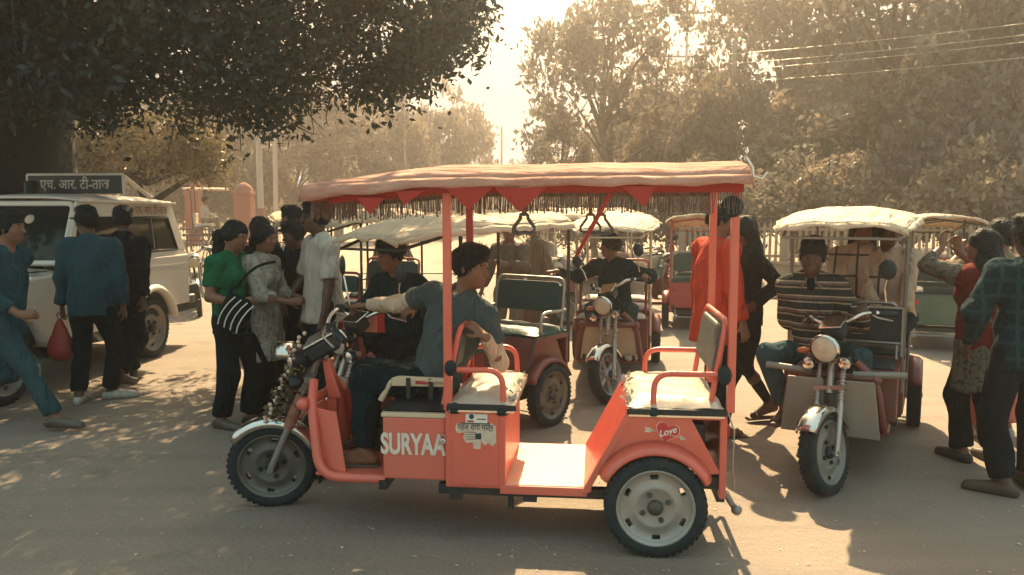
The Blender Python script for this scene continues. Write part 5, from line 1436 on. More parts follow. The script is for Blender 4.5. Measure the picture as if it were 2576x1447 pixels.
class Field:
    """A distance field built from tapered limbs and ellipsoids, blended smoothly, then skinned."""
    def __init__(s): s.ops = []
    def limb(s, a, b, ra, rb, k=.03, flat=None, ff=1.0, cap=(False, False)):
        s.ops.append(('c', np.asarray(a, float), np.asarray(b, float), ra, rb, k, None if flat is None else nrm(flat), ff, cap)); return s
    def ell(s, c, r, B=None, k=.03): s.ops.append(('e', np.asarray(c, float), np.asarray(r, float), np.eye(3) if B is None else np.asarray(B, float), k)); return s
    def cut(s, p, n): s.ops.append(('p', np.asarray(p, float), nrm(n))); return s
    def sub(s, c, r, B=None, k=.01): s.ops.append(('s', np.asarray(c, float), np.asarray(r, float), np.eye(3) if B is None else np.asarray(B, float), k)); return s
    def skin(s, h):
        lo = np.full(3, 1e9); hi = -lo
        for o in s.ops:
            if o[0] == 'c':
                m = max(o[3], o[4]); lo = np.minimum(lo, np.minimum(o[1], o[2]) - m); hi = np.maximum(hi, np.maximum(o[1], o[2]) + m)
            elif o[0] == 'e': m = o[2].max(); lo = np.minimum(lo, o[1] - m); hi = np.maximum(hi, o[1] + m)
        lo -= 3 * h; hi += 3 * h
        n = np.ceil((hi - lo) / h).astype(int) + 1
        D = np.full(n, .25, np.float32)
        ax = [lo[i] + h * np.arange(n[i]) for i in range(3)]
        for o in s.ops:
            if o[0] == 'p':
                d = ((ax[0] - o[1][0]) * o[2][0])[:, None, None] + ((ax[1] - o[1][1]) * o[2][1])[None, :, None] + ((ax[2] - o[1][2]) * o[2][2])[None, None, :]
                D = np.maximum(D, d.astype(np.float32)); continue
            if o[0] == 'c': m = max(o[3], o[4]) + .07; a0 = np.minimum(o[1], o[2]) - m; a1 = np.maximum(o[1], o[2]) + m
            else: m = o[2].max() + .07; a0 = o[1] - m; a1 = o[1] + m
            i0 = np.clip(((a0 - lo) / h).astype(int), 0, n - 1); i1 = np.clip(((a1 - lo) / h).astype(int) + 2, 1, n)
            sl = tuple(slice(i0[i], i1[i]) for i in range(3))
            x = ax[0][sl[0]][:, None, None]; y = ax[1][sl[1]][None, :, None]; z = ax[2][sl[2]][None, None, :]
            if o[0] == 'c':
                _, a, b, ra, rb, k, fl, ff, cap = o
                px, py, pz = x - a[0], y - a[1], z - a[2]
                if fl is not None:
                    q = (px * fl[0] + py * fl[1] + pz * fl[2]) * (1 / ff - 1); px = px + fl[0] * q; py = py + fl[1] * q; pz = pz + fl[2] * q
                ab = b - a; L2 = ab @ ab + 1e-12
                t0 = (px * ab[0] + py * ab[1] + pz * ab[2]) / L2; t = np.clip(t0, 0, 1)
                d = np.sqrt((px - ab[0] * t) ** 2 + (py - ab[1] * t) ** 2 + (pz - ab[2] * t) ** 2) - (ra + (rb - ra) * t)
                L = math.sqrt(L2)
                if cap[0]: d = np.maximum(d, -t0 * L)
                if cap[1]: d = np.maximum(d, (t0 - 1) * L)
            else:
                _, c, r, B, k = o
                p = [(x - c[0]) * B[i][0] + (y - c[1]) * B[i][1] + (z - c[2]) * B[i][2] for i in range(3)]
                q = np.sqrt((p[0] / r[0]) ** 2 + (p[1] / r[1]) ** 2 + (p[2] / r[2]) ** 2)
                d = (q - 1) * r.min() * (1 if r.min() > .5 * r.max() else 1.25)
            cur = D[sl]
            if o[0] == 's': D[sl] = np.maximum(cur, -d); continue
            hh = np.maximum(k - np.abs(cur - d), 0) / k
            D[sl] = np.minimum(cur, d) - hh * hh * k * .25
        return nets(D, lo, h)

def nets(D, lo, h):
    S = D < 0; nx, ny, nz = D.shape
    c = [(i, j, k) for i in (0, 1) for j in (0, 1) for k in (0, 1)]
    sub = lambda A, o: A[o[0]:nx - 1 + o[0], o[1]:ny - 1 + o[1], o[2]:nz - 1 + o[2]]
    cnt = sum(sub(S, o).astype(np.int8) for o in c)
    act = (cnt > 0) & (cnt < 8); idx = np.argwhere(act)
    vid = np.full(act.shape, -1, np.int64); vid[act] = np.arange(len(idx))
    acc = np.zeros((len(idx), 3)); num = np.zeros(len(idx))
    vals = {o: D[idx[:, 0] + o[0], idx[:, 1] + o[1], idx[:, 2] + o[2]] for o in c}
    for a in c:
        for axi in range(3):
            if a[axi]: continue
            b = tuple(a[i] + (1 if i == axi else 0) for i in range(3))
            va, vb = vals[a], vals[b]; m = (va < 0) != (vb < 0)
            t = np.where(m, va / (va - vb + 1e-12), 0)
            p = np.array(a, float)[None, :].repeat(len(idx), 0); p[:, axi] += t
            acc[m] += p[m]; num[m] += 1
    V_ = (idx + acc / num[:, None]) * h + lo
    Q = []
    for axi in range(3):
        o = [1, 1, 1]; o[axi] = 0
        sl0 = [slice(1, None), slice(1, None), slice(1, None)]; sl0[axi] = slice(0, -1); sl1 = list(sl0); sl1[axi] = slice(1, None)
        s0 = S[tuple(sl0)]; s1 = S[tuple(sl1)]
        e = np.argwhere(s0 != s1)
        if not len(e): continue
        base = e + np.array(o)
        u, w = [(1, 2), (2, 0), (0, 1)][axi]
        def cell(du, dw):
            q = base.copy(); q[:, u] -= du; q[:, w] -= dw
            ok = np.all((q >= 0) & (q < np.array(vid.shape)), axis=1); q = np.clip(q, 0, np.array(vid.shape) - 1)
            r_ = vid[q[:, 0], q[:, 1], q[:, 2]]; r_[~ok] = -1; return r_
        qd = np.stack([cell(0, 0), cell(1, 0), cell(1, 1), cell(0, 1)], 1)
        fl = s0[tuple(e.T)]; qd[~fl] = qd[~fl][:, ::-1]
        Q.append(qd[np.all(qd >= 0, axis=1)])
    return V_, np.vstack(Q)

def folds(v, amp, seed, fr=26.0):
    g = np.random.default_rng(seed); d = np.zeros(len(v)); w = np.stack([np.sin(v[:, 1] * 9 + v[:, 2] * 5 + seed), np.sin(v[:, 2] * 7 + seed * 2), np.sin(v[:, 0] * 8)], 1) * .05
    for i in range(5):
        k = g.normal(size=3); k[2] *= .7; k = k / np.linalg.norm(k) * fr * (0.6 + .35 * i); d += np.sin((v + w) @ k + g.uniform(0, 6)) / (1 + .5 * i)
    return d * amp

def vnormals(v, q):
    n = np.zeros_like(v); a = np.cross(v[q[:, 2]] - v[q[:, 0]], v[q[:, 3]] - v[q[:, 1]])
    for i in range(4): np.add.at(n, q[:, i], a)
    return n / (np.linalg.norm(n, axis=1, keepdims=True) + 1e-9)

def relax(v, q, it=2):
    e = np.vstack([q[:, [0, 1]], q[:, [1, 2]], q[:, [2, 3]], q[:, [3, 0]]])
    for _ in range(it):
        s = np.zeros_like(v); c = np.zeros(len(v)); np.add.at(s, e[:, 0], v[e[:, 1]]); np.add.at(s, e[:, 1], v[e[:, 0]]); np.add.at(c, e[:, 0], 1); np.add.at(c, e[:, 1], 1)
        v = v * .5 + .5 * s / np.maximum(c, 1)[:, None]
    return v

def grow(name, field, m, parent, h, off, fold=0.0, seed=1, it=2, fr=26.0):
    v, q = field.skin(h)
    v = relax(v, q, it)
    if fold: v = v + vnormals(v, q) * folds(v, fold, seed, fr)[:, None]
    return np_mesh(name, v - np.asarray(off), q, m, parent, True)

M_SKIN = mat('brown_skin', (0.20, 0.098, 0.058), 0.5, col2=(0.16, 0.075, 0.045), scale=14, amount=0.6, spec=0.4)
M_SKIN_DK = mat('dark_brown_skin', (0.095, 0.048, 0.032), 0.5, col2=(0.07, 0.036, 0.024), scale=14, amount=0.6, spec=0.4)
M_HAIR = mat('black_hair', (0.001, 0.009, 0.012), 0.6, bump=0.8, bscale=55, rvar=0.1, spec=.2)  # black tinted with the teal of the shadows
M_EYEW = mat('eye_white', (0.26, 0.22, 0.18), 0.6, spec=.1); M_EYED = mat('eye_iris', (0.012, 0.008, 0.006), 0.6, spec=.1)
M_LIP = mat('lips', (0.16, 0.06, 0.045), 0.45)
M_LEATHER = mat('black_shoe_leather', (0.016, 0.018, 0.019), 0.45, dust=0.25); M_WHITESHOE = mat('white_trainer', (0.55, 0.5, 0.42), 0.7, col2=(0.2, 0.2, 0.19), scale=22, amount=0.9)
M_SANDAL = mat('brown_sandal', (0.07, 0.045, 0.03), 0.6)
def fabric(name, c, **k):
    return mat(name, c, 0.88, col2=tuple(v * .72 for v in c), scale=k.pop('scale', 7), amount=.7, bump=.35, bscale=120, rvar=.05, spec=.12, crease=((1.5, 1.5, .6), 7, .055), **k)

def person(label, loc, deg, pose, wear, H=1.68, build=1.0, h=.011, female=False, skin=None, off=None, group='people at the stand', seed=1):
    """pose: joint targets in the person's own frame (x forward, y left, z up); wear: list of garments."""
    skin = skin or M_SKIN; S = H / 1.70; bw = build
    g = lambda k, d=None: pose.get(k, d)
    pel = np.array(g('pelvis', (0, 0, .93 * S)), float)
    pyaw = R(g('pelvis_yaw', 0)); cyaw = R(g('chest_yaw', 0)); lean = np.array(g('lean', (0.02, 0, 1)), float)
    up = nrm(lean); pf = rotz((1, 0, 0), pyaw); cf = rotz((1, 0, 0), cyaw); cf = nrm(cf - up * (cf @ up)); cl = np.cross(up, cf); pl = rotz((0, 1, 0), pyaw)
    sw = (.165 if female else .185) * S * (.5 + .5 * bw)
    bend_ = np.array(g('curve', (0, 0, 0)), float)
    waist = pel + up * .17 * S + bend_ * .5; chest = pel + up * .33 * S + bend_; neck0 = pel + up * .53 * S + bend_ * .9
    sh = {}
    for s, n in ((1, 'l'), (-1, 'r')): sh[n] = neck0 - up * .055 * S + cl * s * sw + np.array(g('sh_' + n, (0, 0, 0)), float)
    hy, hp, hr = R(g('head_yaw', 0)), R(g('head_pitch', 0)), R(g('head_roll', 0))
    hf = rotz((1, 0, 0), hy); hl_ = np.cross((0, 0, 1), hf); hf = rot_axis(hf, hl_, hp); hu = np.cross(hf, hl_); hl_ = rot_axis(hl_, hf, hr); hu = rot_axis(hu, hf, hr)
    neck1 = neck0 + nrm(up * .7 + hu * .5 + hf * .25) * .075 * S
    hc = neck1 + hu * .095 * S + hf * .018 * S
    HB = np.stack([hf, hl_, hu])
    hip = {n: pel - np.array((0, 0, .02)) * S + pl * s * .088 * S for s, n in ((1, 'l'), (-1, 'r'))}
    knee, ankle, toe = {}, {}, {}
    for s, n in ((1, 'l'), (-1, 'r')):
        f = np.array(g('foot_' + n, (0, s * .11, 0)), float); fy = R(g('footyaw_' + n, s * 8)); fp = g('heel_' + n, 0.0)
        an = f + np.array((0, 0, .085 * S + fp))
        knee[n], ankle[n] = two_bone(hip[n], an, .43 * S, .415 * S, np.array(g('knee_' + n, rotz((1, s * .12, 0), fy)), float))
        d = rotz((1, 0, -.35 - fp * 3.2), fy); toe[n] = ankle[n] + nrm(d) * .0 + rotz((.165 * S, 0, 0), fy) + np.array((0, 0, -.055 * S - fp * .75))
    elbow, wrist = {}, {}
    for s, n in ((1, 'l'), (-1, 'r')):
        hd = np.array(g('hand_' + n, sh[n] + np.array((.04, s * .05, -.50 * S))), float)
        elbow[n], wrist[n] = two_bone(sh[n], hd, .285 * S, .25 * S, np.array(g('elbow_' + n, (-.6, s * .5, -.3)), float))
    # -- garment field helpers
    def torso(F, e, k=.05, lo=.0):
        F.limb(pel, waist, (.152 if female else .145) * S * bw + e, (.128 if female else .138) * S * bw + e, k, pf, .72)
        F.limb(waist, chest, (.126 if female else .138) * S * bw + e, .158 * S * (.4 + .6 * bw) + e, k, cf, .70)
        F.limb(chest, neck0 - up * .09 * S, .158 * S * (.4 + .6 * bw) + e, .125 * S + e, k, cf, .66)
        for n in 'lr': F.limb(neck0 - up * .035 * S, sh[n], .055 * S + e, .062 * S + e, .045)
        if female: 
            for s in (1, -1): F.ell(chest + cf * .075 * S + cl * s * .065 * S + up * .02, np.array((.06, .062, .065)) * S + e, np.stack([cf, cl, up]), .05)
        if bw > 1.12: F.ell(waist + cf * .05 * S - up * .02, np.array((.14, .155, .15)) * S * (bw - .12) + e, np.stack([cf, cl, up]), .08)
    def arm(F, n, e, upto, k=.03, cuff=True):
        a, b, c = sh[n], elbow[n], wrist[n]
        if upto <= 1: 
            q = a + (b - a) * upto; F.limb(a, q, .057 * S + e, .050 * S + e * 1.25, k, cap=(False, True))
        else:
            F.limb(a, b, .057 * S + e, .045 * S + e, k); q = b + (c - b) * (upto - 1); F.limb(b, q, .045 * S + e, .036 * S + e, k, cap=(False, True))
    def legs(F, e, upto, flare=0.0, k=.03):
        for n in 'lr':
            a, b, c = hip[n], knee[n], ankle[n]
            F.limb(a, b, .088 * S * (.5 + .5 * bw) + e, .058 * S + e + flare * .4, k)
            q = b + (c - b) * upto; F.limb(b, q, .058 * S + e + flare * .4, .045 * S + e + flare, k, cap=(False, True))
    # -- body
    off = pel * np.array((1, 1, 0)) if off is None else np.asarray(off, float)
    a = R(deg); base = np.array([loc[0] + off[0] * math.cos(a) - off[1] * math.sin(a), loc[1] + off[0] * math.sin(a) + off[1] * math.cos(a), 0])
    t = empty('person', base, a); tag(t, label, 'person', group)
    B = Field(); torso(B, -.012)
    B.limb(neck0 - up * .03, neck1 + hu * .03, .058 * S, .052 * S, .03)
    B.ell(hc + hu * .030 * S - hf * .012 * S, np.array((.096, .076, .088)) * S, HB, .02)
    B.ell(hc - hu * .035 * S + hf * .018 * S, np.array((.072, .062, .078)) * S, HB, .035)
    B.limb(hc - hu * .086 * S + hf * .066 * S, hc - hu * .055 * S + hf * .02 * S, .020 * S, .05 * S, .03)
    B.limb(hc + hu * .012 * S + hf * .086 * S, hc - hu * .028 * S + hf * .112 * S, .008 * S, .014 * S, .016)
    B.ell(hc + hu * .028 * S + hf * .072 * S, np.array((.022, .052, .012)) * S, HB, .02)
    B.ell(hc - hu * .058 * S + hf * .080 * S, np.array((.014, .024, .013)) * S, HB, .012)
    for s in (1, -1):
        B.ell(hc - hu * .008 * S + hl_ * s * .077 * S - hf * .008 * S, np.array((.015, .009, .025)) * S, HB, .010)
        B.ell(hc - hu * .022 * S + hf * .058 * S + hl_ * s * .038 * S, np.array((.022, .022, .022)) * S, HB, .02)
    for s, n in ((1, 'l'), (-1, 'r')):
        A, E, W = sh[n], elbow[n], wrist[n]
        B.limb(A, E, .052 * S, .040 * S, .03); B.limb(E, E + (W - E) * .3, .038 * S, .038 * S, .02); B.limb(E + (W - E) * .3, W, .038 * S, .026 * S, .02)
        fd = nrm(W - E); fd = nrm(np.array(g('fdir_' + n, fd), float)); pn = nrm(np.array(g('palm_' + n, (0, -s, 0)), float)); pn = nrm(pn - fd * (pn @ fd)); sd = np.cross(fd, pn) * s
        kn = W + fd * .085 * S
        B.limb(W, kn, .032 * S, .040 * S, .015, pn, .45)
        cu = g('curl_' + n, .5)
        for i, (o_, L, rr) in enumerate(((.030, .068, .0090), (.010, .076, .0095), (-.011, .070, .0090), (-.030, .056, .0080))):
            p0 = kn + sd * o_ * S - fd * .008 * S; d1 = nrm(fd + pn * cu * .55); p1 = p0 + d1 * L * .5 * S; d2 = nrm(fd * (1 - cu * .75) + pn * cu * 1.1); p2 = p1 + d2 * L * .36 * S; d3 = nrm(fd * (.6 - cu) + pn * cu * 1.2 + fd * .001); p3 = p2 + d3 * L * .24 * S
            B.limb(p0, p1, rr * 1.08 * S, rr * S, .006); B.limb(p1, p2, rr * S, rr * .92 * S, .004); B.limb(p2, p3, rr * .92 * S, rr * .8 * S, .004)
        p0 = W + fd * .028 * S + sd * .024 * S; p1 = p0 + nrm(sd * .8 + fd * .6 + pn * .35) * .042 * S; p2 = p1 + nrm(sd * (.45 - .3 * cu) + fd * .85 + pn * (.2 + .5 * cu)) * .034 * S
        B.limb(p0, p1, .0125 * S, .0108 * S, .012); B.limb(p1, p2, .0108 * S, .009 * S, .004)
        a_, b_, c_ = hip[n], knee[n], ankle[n]
        B.limb(a_, b_, .078 * S, .052 * S, .03); B.limb(b_, b_ + (c_ - b_) * .3, .052 * S, .054 * S, .02); B.limb(b_ + (c_ - b_) * .3, c_, .054 * S, .034 * S, .02)
        hd_ = c_ - nrm((toe[n] - c_) * np.array((1, 1, 0))) * .045 * S + np.array((0, 0, -.05 * S)); B.limb(hd_, toe[n] - np.array((0, 0, .006)), .032 * S, .026 * S, .02); B.limb(c_, hd_, .034 * S, .03 * S, .02); B.limb(c_, toe[n], .03 * S, .02 * S, .02)
    grow('body', B, skin, t, h, off, it=1)
    # -- eyes, brows, lips
    det = h < .0125
    for s in (1, -1):
        ec = hc + hu * .008 * S + hf * .080 * S + hl_ * s * .031 * S
        eb = Matrix(np.stack([hf, hl_, hu]).T.tolist())
        eo = MB().sphere(Vector(ec - off), (.009 * S, .0145 * S, .0072 * S), 10, 6, eb).build('eye', M_EYEW, t)
        MB().sphere(Vector(ec - off + hf * .0058 * S), (.0045 * S, .0066 * S, .0066 * S), 8, 5, eb).build('iris', M_EYED, eo)
        MB().sphere(Vector(ec - off + hu * .022 * S + hf * .006 * S), (.006 * S, .021 * S, .0042 * S), 8, 5, eb).build('eyebrow', M_HAIR, t)
    MB().sphere(Vector(hc - off - hu * .058 * S + hf * .091 * S), (.006 * S, .022 * S, .0075 * S), 10, 6, eb).build('lips', M_LIP, t)
    # -- hair
    hs = g('hair', 'short'); Hh = Field()
    top = hc + hu * .034 * S - hf * .016 * S
    if hs != 'none':
        Hh.ell(top, np.array((.111, .092, .102)) * S, HB, .01)
        if hs == 'short':
            Hh.ell(top + hf * .062 * S + hu * .066 * S, np.array((.052, .066, .034)) * S, HB, .02)
            Hh.ell(top + hf * .02 * S + hu * .088 * S, np.array((.07, .068, .026)) * S, HB, .03)
            Hh.cut(hc - hu * .050 * S, -hu)
            Hh.sub(hc - hu * .062 * S + hf * .098 * S, np.array((.10, .14, .098)) * S, HB)
            for s in (1, -1): Hh.ell(hc + hl_ * s * .076 * S + hf * .012 * S - hu * .002 * S, np.array((.014, .008, .034)) * S, HB, .01)
        else:
            Hh.sub(hc - hu * .058 * S + hf * .100 * S, np.array((.096, .084, .104)) * S, HB)
            if hs == 'pony':
                b0 = hc - hf * .10 * S + hu * .02 * S; b1 = b0 - hf * .06 * S - hu * .05 * S; b2 = b1 - hf * .0 - np.array((0, 0, .13)) * S; b3 = b2 - np.array((0, 0, .12)) * S + cf * .01
                Hh.limb(b0, b1, .034 * S, .040 * S, .03); Hh.limb(b1, b2, .040 * S, .052 * S, .03); Hh.limb(b2, b3, .052 * S, .018 * S, .03)
            elif hs == 'bun':
                Hh.ell(hc - hf * .10 * S - hu * .03 * S, np.array((.05, .055, .055)) * S, HB, .03)
            elif hs == 'long':
                q = hc - hf * .055 * S
                Hh.limb(q + hu * .02 * S, neck0 - cf * .085 * S, .078 * S, .092 * S, .04, hf, .75); Hh.limb(neck0 - cf * .085 * S, chest - cf * .12 * S + up * .03, .094 * S, .060 * S, .05, cf, .6)
                for s in (1, -1): Hh.limb(q + hl_ * s * .06 * S, neck0 - cf * .04 * S + cl * s * .085 * S + up * .0, .035 * S, .045 * S, .04)
        v_, q_ = Hh.skin(min(h, .009)); v_ = relax(v_, q_, 1); n_ = vnormals(v_, q_); v_ = v_ + n_ * folds(v_, .004, seed, 70)[:, None]
        rg = np.random.default_rng(seed); k_ = rg.integers(0, len(v_), 900 if h < .0125 else 350)      # loose strands over the mass
        dn = np.tile(-hu * .75 - hf * .35, (len(k_), 1)) if hs != 'short' else np.where((v_[k_] - hc) @ hu > .06 * S, 1.0, 0.0)[:, None] * (hf * .9) - hu * .5
        dn = dn + rg.normal(size=(len(k_), 3)) * .45; dn = dn - n_[k_] * np.sum(dn * n_[k_], 1, keepdims=True) * .8 + n_[k_] * .28; dn /= np.linalg.norm(dn, axis=1, keepdims=True)
        Ls = rg.uniform(.012, .034, (len(k_), 1)); sd_ = np.cross(dn, n_[k_]); sd_ /= np.linalg.norm(sd_, axis=1, keepdims=True) + 1e-9
        p_ = v_[k_] - n_[k_] * .002; st_ = np.stack([p_, p_ + dn * Ls * .5 + sd_ * .0022, p_ + dn * Ls, p_ + dn * Ls * .5 - sd_ * .0022], 1).reshape(-1, 3)
        np_mesh('hair', np.vstack([v_, st_]) - off, np.vstack([q_, np.arange(len(st_)).reshape(-1, 4) + len(v_)]), M_HAIR, t, True)
    if g('moustache'):
        MB().sphere(Vector(hc - off - hu * .044 * S + hf * .099 * S), (.009 * S, .03 * S, .007 * S), 10, 5, eb).build('moustache', M_HAIR, t)
    # -- garments
    out = {}
    for w in wear:
        kind, m = w[0], w[1]; o = w[2] if len(w) > 2 else {}
        F = Field(); e = o.get('e', .014); nm = o.get('name')
        if kind == 'shirt':
            torso(F, e)
            hem = o.get('hem', .10) * S
            hb_ = pel - (up if not o.get('seated') else nrm(up * .8 - pf * .3)) * hem
            F.limb(waist, hb_, .14 * S * bw + e, (.166 * S * bw + e) * o.get('flare', 1.0), .05, pf, .80, (False, True))
            for n in 'lr': arm(F, n, e, o.get('sleeve', .75) if n == 'l' or 'sleeve_r' not in o else o['sleeve_r'])
            if o.get('collar', True): F.limb(neck0 - up * .02, neck0 + nrm(up + cf * .15) * .050 * S, .066 * S + e * .3, .062 * S + e * .3, .02, cap=(False, True)); F.sub(neck0 + up * .045 * S + cf * .055 * S, np.array((.04, .045, .05)) * S, np.stack([cf, cl, up]))
            nm = nm or 'shirt'
        elif kind == 'tunic':
            torso(F, e); hb_ = np.array(o.get('hem_at', (pel[0], pel[1], .52 * S)), float)
            F.limb(pel, hb_, .16 * S * bw + e, o.get('rad', .215) * S, .06, pf, .88, (False, True))
            for n in 'lr': arm(F, n, e, o.get('sleeve', 1.5))
            nm = nm or 'tunic'
        elif kind == 'vest':
            torso(F, e); hb_ = np.array(o.get('hem_at', (pel[0], pel[1], .78 * S)), float); F.limb(pel, hb_, .16 * S * bw + e, .185 * S, .06, pf, .72, (False, True)); nm = nm or 'waistcoat'
        elif kind == 'trousers':
            F.limb(pel - np.array((0, 0, .03)), waist - up * .06 * S, .145 * S * bw + e, .138 * S * bw + e, .05, pf, .74, (False, True))
            legs(F, e, o.get('upto', .93), o.get('flare', .006)); nm = nm or 'trousers'
        elif kind == 'sleeves':                       # long pale sleeves of an under-shirt
            for n in 'lr':
                F2 = Field(); a0 = sh[n] + (elbow[n] - sh[n]) * .5
                F2.limb(a0, elbow[n], .052 * S + e, .048 * S + e, .03); F2.limb(elbow[n], elbow[n] + (wrist[n] - elbow[n]) * .97, .048 * S + e, .034 * S + e, .03, cap=(False, True))
                grow('sleeve', F2, m, t, h, off, .005, seed + 3)
            continue
        elif kind == 'shoes':
            for n in 'lr':
                F2 = Field(); c_ = ankle[n]; fdv = nrm((toe[n] - c_) * np.array((1, 1, 0))); hd_ = c_ - fdv * .05 * S + np.array((0, 0, -.05 * S))
                F2.limb(hd_, toe[n] + fdv * .035, .038 * S, .032 * S, .02); F2.limb(c_ - np.array((0, 0, .02)), toe[n], .040 * S, .028 * S, .03)
                F2.limb(hd_ - np.array((0, 0, .018)), toe[n] + fdv * .04 - np.array((0, 0, .012)), .034 * S, .034 * S, .01, np.array((0, 0, 1)), .55)
                grow('shoe', F2, m, t, min(h, .010), off, 0, 1, 1)
            continue
        elif kind == 'sandals':
            for n in 'lr':
                c_ = ankle[n]; fdv = nrm((toe[n] - c_) * np.array((1, 1, 0))); z0 = min(toe[n][2], c_[2] - .05 * S) - .032 * S
                a1 = c_ - fdv * .085 * S; b1 = toe[n] + fdv * .05; a1 = np.array((a1[0], a1[1], z0)); b1 = np.array((b1[0], b1[1], toe[n][2] - .03 * S))
                so = MB(); so.tube([Vector(a1 - off), Vector((a1 + b1) / 2 - off), Vector(b1 - off)], [.036, .044, .040], 10); 
                for i, p in enumerate(so.v): so.v[i] = (p[0], p[1], (p[2] - float(z0)) * .35 + float(z0))
                so.build('sandal', m, t)
                sl_ = nrm(np.cross((0, 0, 1), fdv)); q = toe[n] + np.array((0, 0, .012)) - off - fdv * .02
                MB().tube([Vector(q + sl_ * .045 - np.array((0, 0, .03))), Vector(q + np.array((0, 0, .018))), Vector(q - sl_ * .045 - np.array((0, 0, .03)))], .012, 6).build('sandal_strap', m, t)
            continue
        elif kind == 'cap':
            F.ell(hc + hu * .036 * S - hf * .010 * S, np.array((.110, .092, .090)) * S, HB, .01); F.cut(hc + hu * .032 * S, -hu)
            F.ell(hc + hu * .034 * S + hf * .125 * S, np.array((.075, .070, .010)) * S, HB, .01)
            grow('cap', F, m, t, .009, off, 0, 1, 1); continue
        elif kind == 'scarf':
            for s in (1, -1): F.limb(neck0 + cl * s * .06 * S + cf * .04, chest + cf * .125 * S + cl * s * .07 * S - up * .12, .045 * S, .060 * S, .03, cf, .4)
            F.limb(neck0 + cl * .07 * S, neck0 - cl * .07 * S - cf * .02, .05 * S, .05 * S, .03); nm = 'scarf'; e = .01
        elif kind == 'shawl':
            torso(F, .03); 
            for n in 'lr': arm(F, n, .035, 1.2)
            nm = 'shawl'
        out[kind] = grow(nm, F, m, t, h, off, o.get('fold', .0075), seed + len(out))
    J = dict(pel=pel, waist=waist, chest=chest, neck0=neck0, sh=sh, elbow=elbow, wrist=wrist, hc=hc, hf=hf, hl=hl_, hu=hu, off=off, up=up, cf=cf, cl=cl, S=S, knee=knee, ankle=ankle)
    return t, J
# ================================================================== who stands and sits where
F_GREYTEE = fabric('grey_tee', (0.070, 0.098, 0.102)); F_CREAMSL = fabric('cream_sleeve', (0.56, 0.45, 0.34)); F_DKTROU = fabric('dark_trousers', (0.0008, 0.016, 0.022)); F_BLACK = fabric('black_cloth', (0.0006, 0.011, 0.016))  # dark cloth bases include the teal tone of shade
F_DENIM = fabric('faded_denim', (0.016, 0.062, 0.080)); F_JEANS = fabric('grey_blue_jeans', (0.030, 0.075, 0.088)); F_GREEN = fabric('green_polo', (0.004, 0.115, 0.052)); F_TEAL = fabric('dark_teal_jacket', (0.002, 0.026, 0.032))
F_WHITE = fabric('white_shirt_cotton', (0.48, 0.43, 0.36)); F_ORANGE = fabric('orange_red_cotton', (0.58, 0.065, 0.035)); F_RED = fabric('maroon_waistcoat', (0.15, 0.016, 0.016)); F_PINK = fabric('salmon_cotton', (0.55, 0.15, 0.11)); F_BROWN = fabric('brown_shawl', (0.16, 0.11, 0.08)); F_KHAKI = fabric('khaki_cotton', (0.22, 0.165, 0.115))
F_STRIPE = stripe_mat('striped_sweater', [(0, (0.03, 0.035, 0.035)), (.34, (0.34, 0.27, 0.20)), (.44, (0.05, 0.045, 0.042)), (.62, (0.16, 0.115, 0.09)), (.78, (0.40, 0.33, 0.25)), (.86, (0.03, 0.035, 0.035))], 10.5)
F_VSTRIPE = stripe_mat('striped_tunic', [(0, (0.12, 0.09, 0.07)), (.5, (0.34, 0.27, 0.20))], 26, axis=1)
F_PLAID = plaid_mat('dark_plaid', (0.001, 0.020, 0.028), (0.010, 0.040, 0.050), 11, .22); F_SHAWLCHK = plaid_mat('pale_checked_shawl', (0.48, 0.37, 0.28), (0.06, 0.06, 0.06), 6, .10)
F_PRINT = print_mat('printed_kurta', (0.33, 0.30, 0.25), (0.19, 0.185, 0.165), 30); F_PRINT2 = print_mat('printed_tunic', (0.15, 0.13, 0.10), (0.06, 0.06, 0.05), 30)
SEATED = dict(seated=True)
def gv(info, s, back=(-.075, 0, .018)):
    p = info['grips'][s]; return (p.x + back[0], p.y + back[1], p.z + back[2])

# --- driver of the orange rickshaw, twisted round to look behind
t, J = person('driver of the orange rickshaw in grey T-shirt over cream sleeves, looking back', MAIN[:2], MAIN[2],
    dict(pelvis=(1.18, .0, .752), lean=(-.34, .02, 1), pelvis_yaw=28, chest_yaw=68, head_yaw=158, head_pitch=6, hair='short',
         foot_l=(1.53, .17, .315), foot_r=(1.55, -.14, .315), footyaw_l=5, footyaw_r=0, knee_l=(1, .25, .9), knee_r=(1, -.1, .9),
         hand_r=gv(mainS, -1, (-.075, .02, .022)), elbow_r=(-.2, .1, -1), fdir_r=(1, -.1, -.12), palm_r=(.1, 0, -1), curl_r=.75,
         hand_l=(.862, .235, 1.035), elbow_l=(-.30, .10, -1), fdir_l=(.75, -.05, .65), palm_l=(.35, -.35, -.85), curl_l=.55),
    [('trousers', F_DKTROU, dict(upto=.9)), ('sleeves', F_CREAMSL, dict(e=.005)), ('shirt', F_GREYTEE, dict(sleeve=.60, hem=.08, e=.014, seated=True, fold=.006)), ('sandals', M_SANDAL)], H=1.60, h=.0085, seed=2)
def collar(t, J, m, m2):
    n0, up, cf, cl, o = J['neck0'], J['up'], J['cf'], J['cl'], J['off']
    for s in (1, -1):
        pts = [n0 + up * .050 - cf * .055 + cl * s * .03, n0 + up * .052 + cl * s * .068 - cf * .01, n0 + up * .018 + cf * .072 + cl * s * .022, n0 - up * .045 + cf * .092 + cl * s * .060, n0 - up * .012 + cl * s * .112 + cf * .03, n0 + up * .012 + cl * s * .105 - cf * .05]
        MB().add([Vector(p - o) for p in pts], [(0, 1, 4, 5), (1, 2, 3, 4)], True).build('collar', m, t, solid=.005)
    MB().sphere(Vector(n0 - o + cf * .058 - up * .022), (.035, .038, .05), 12, 8).build('undershirt', m2, t)
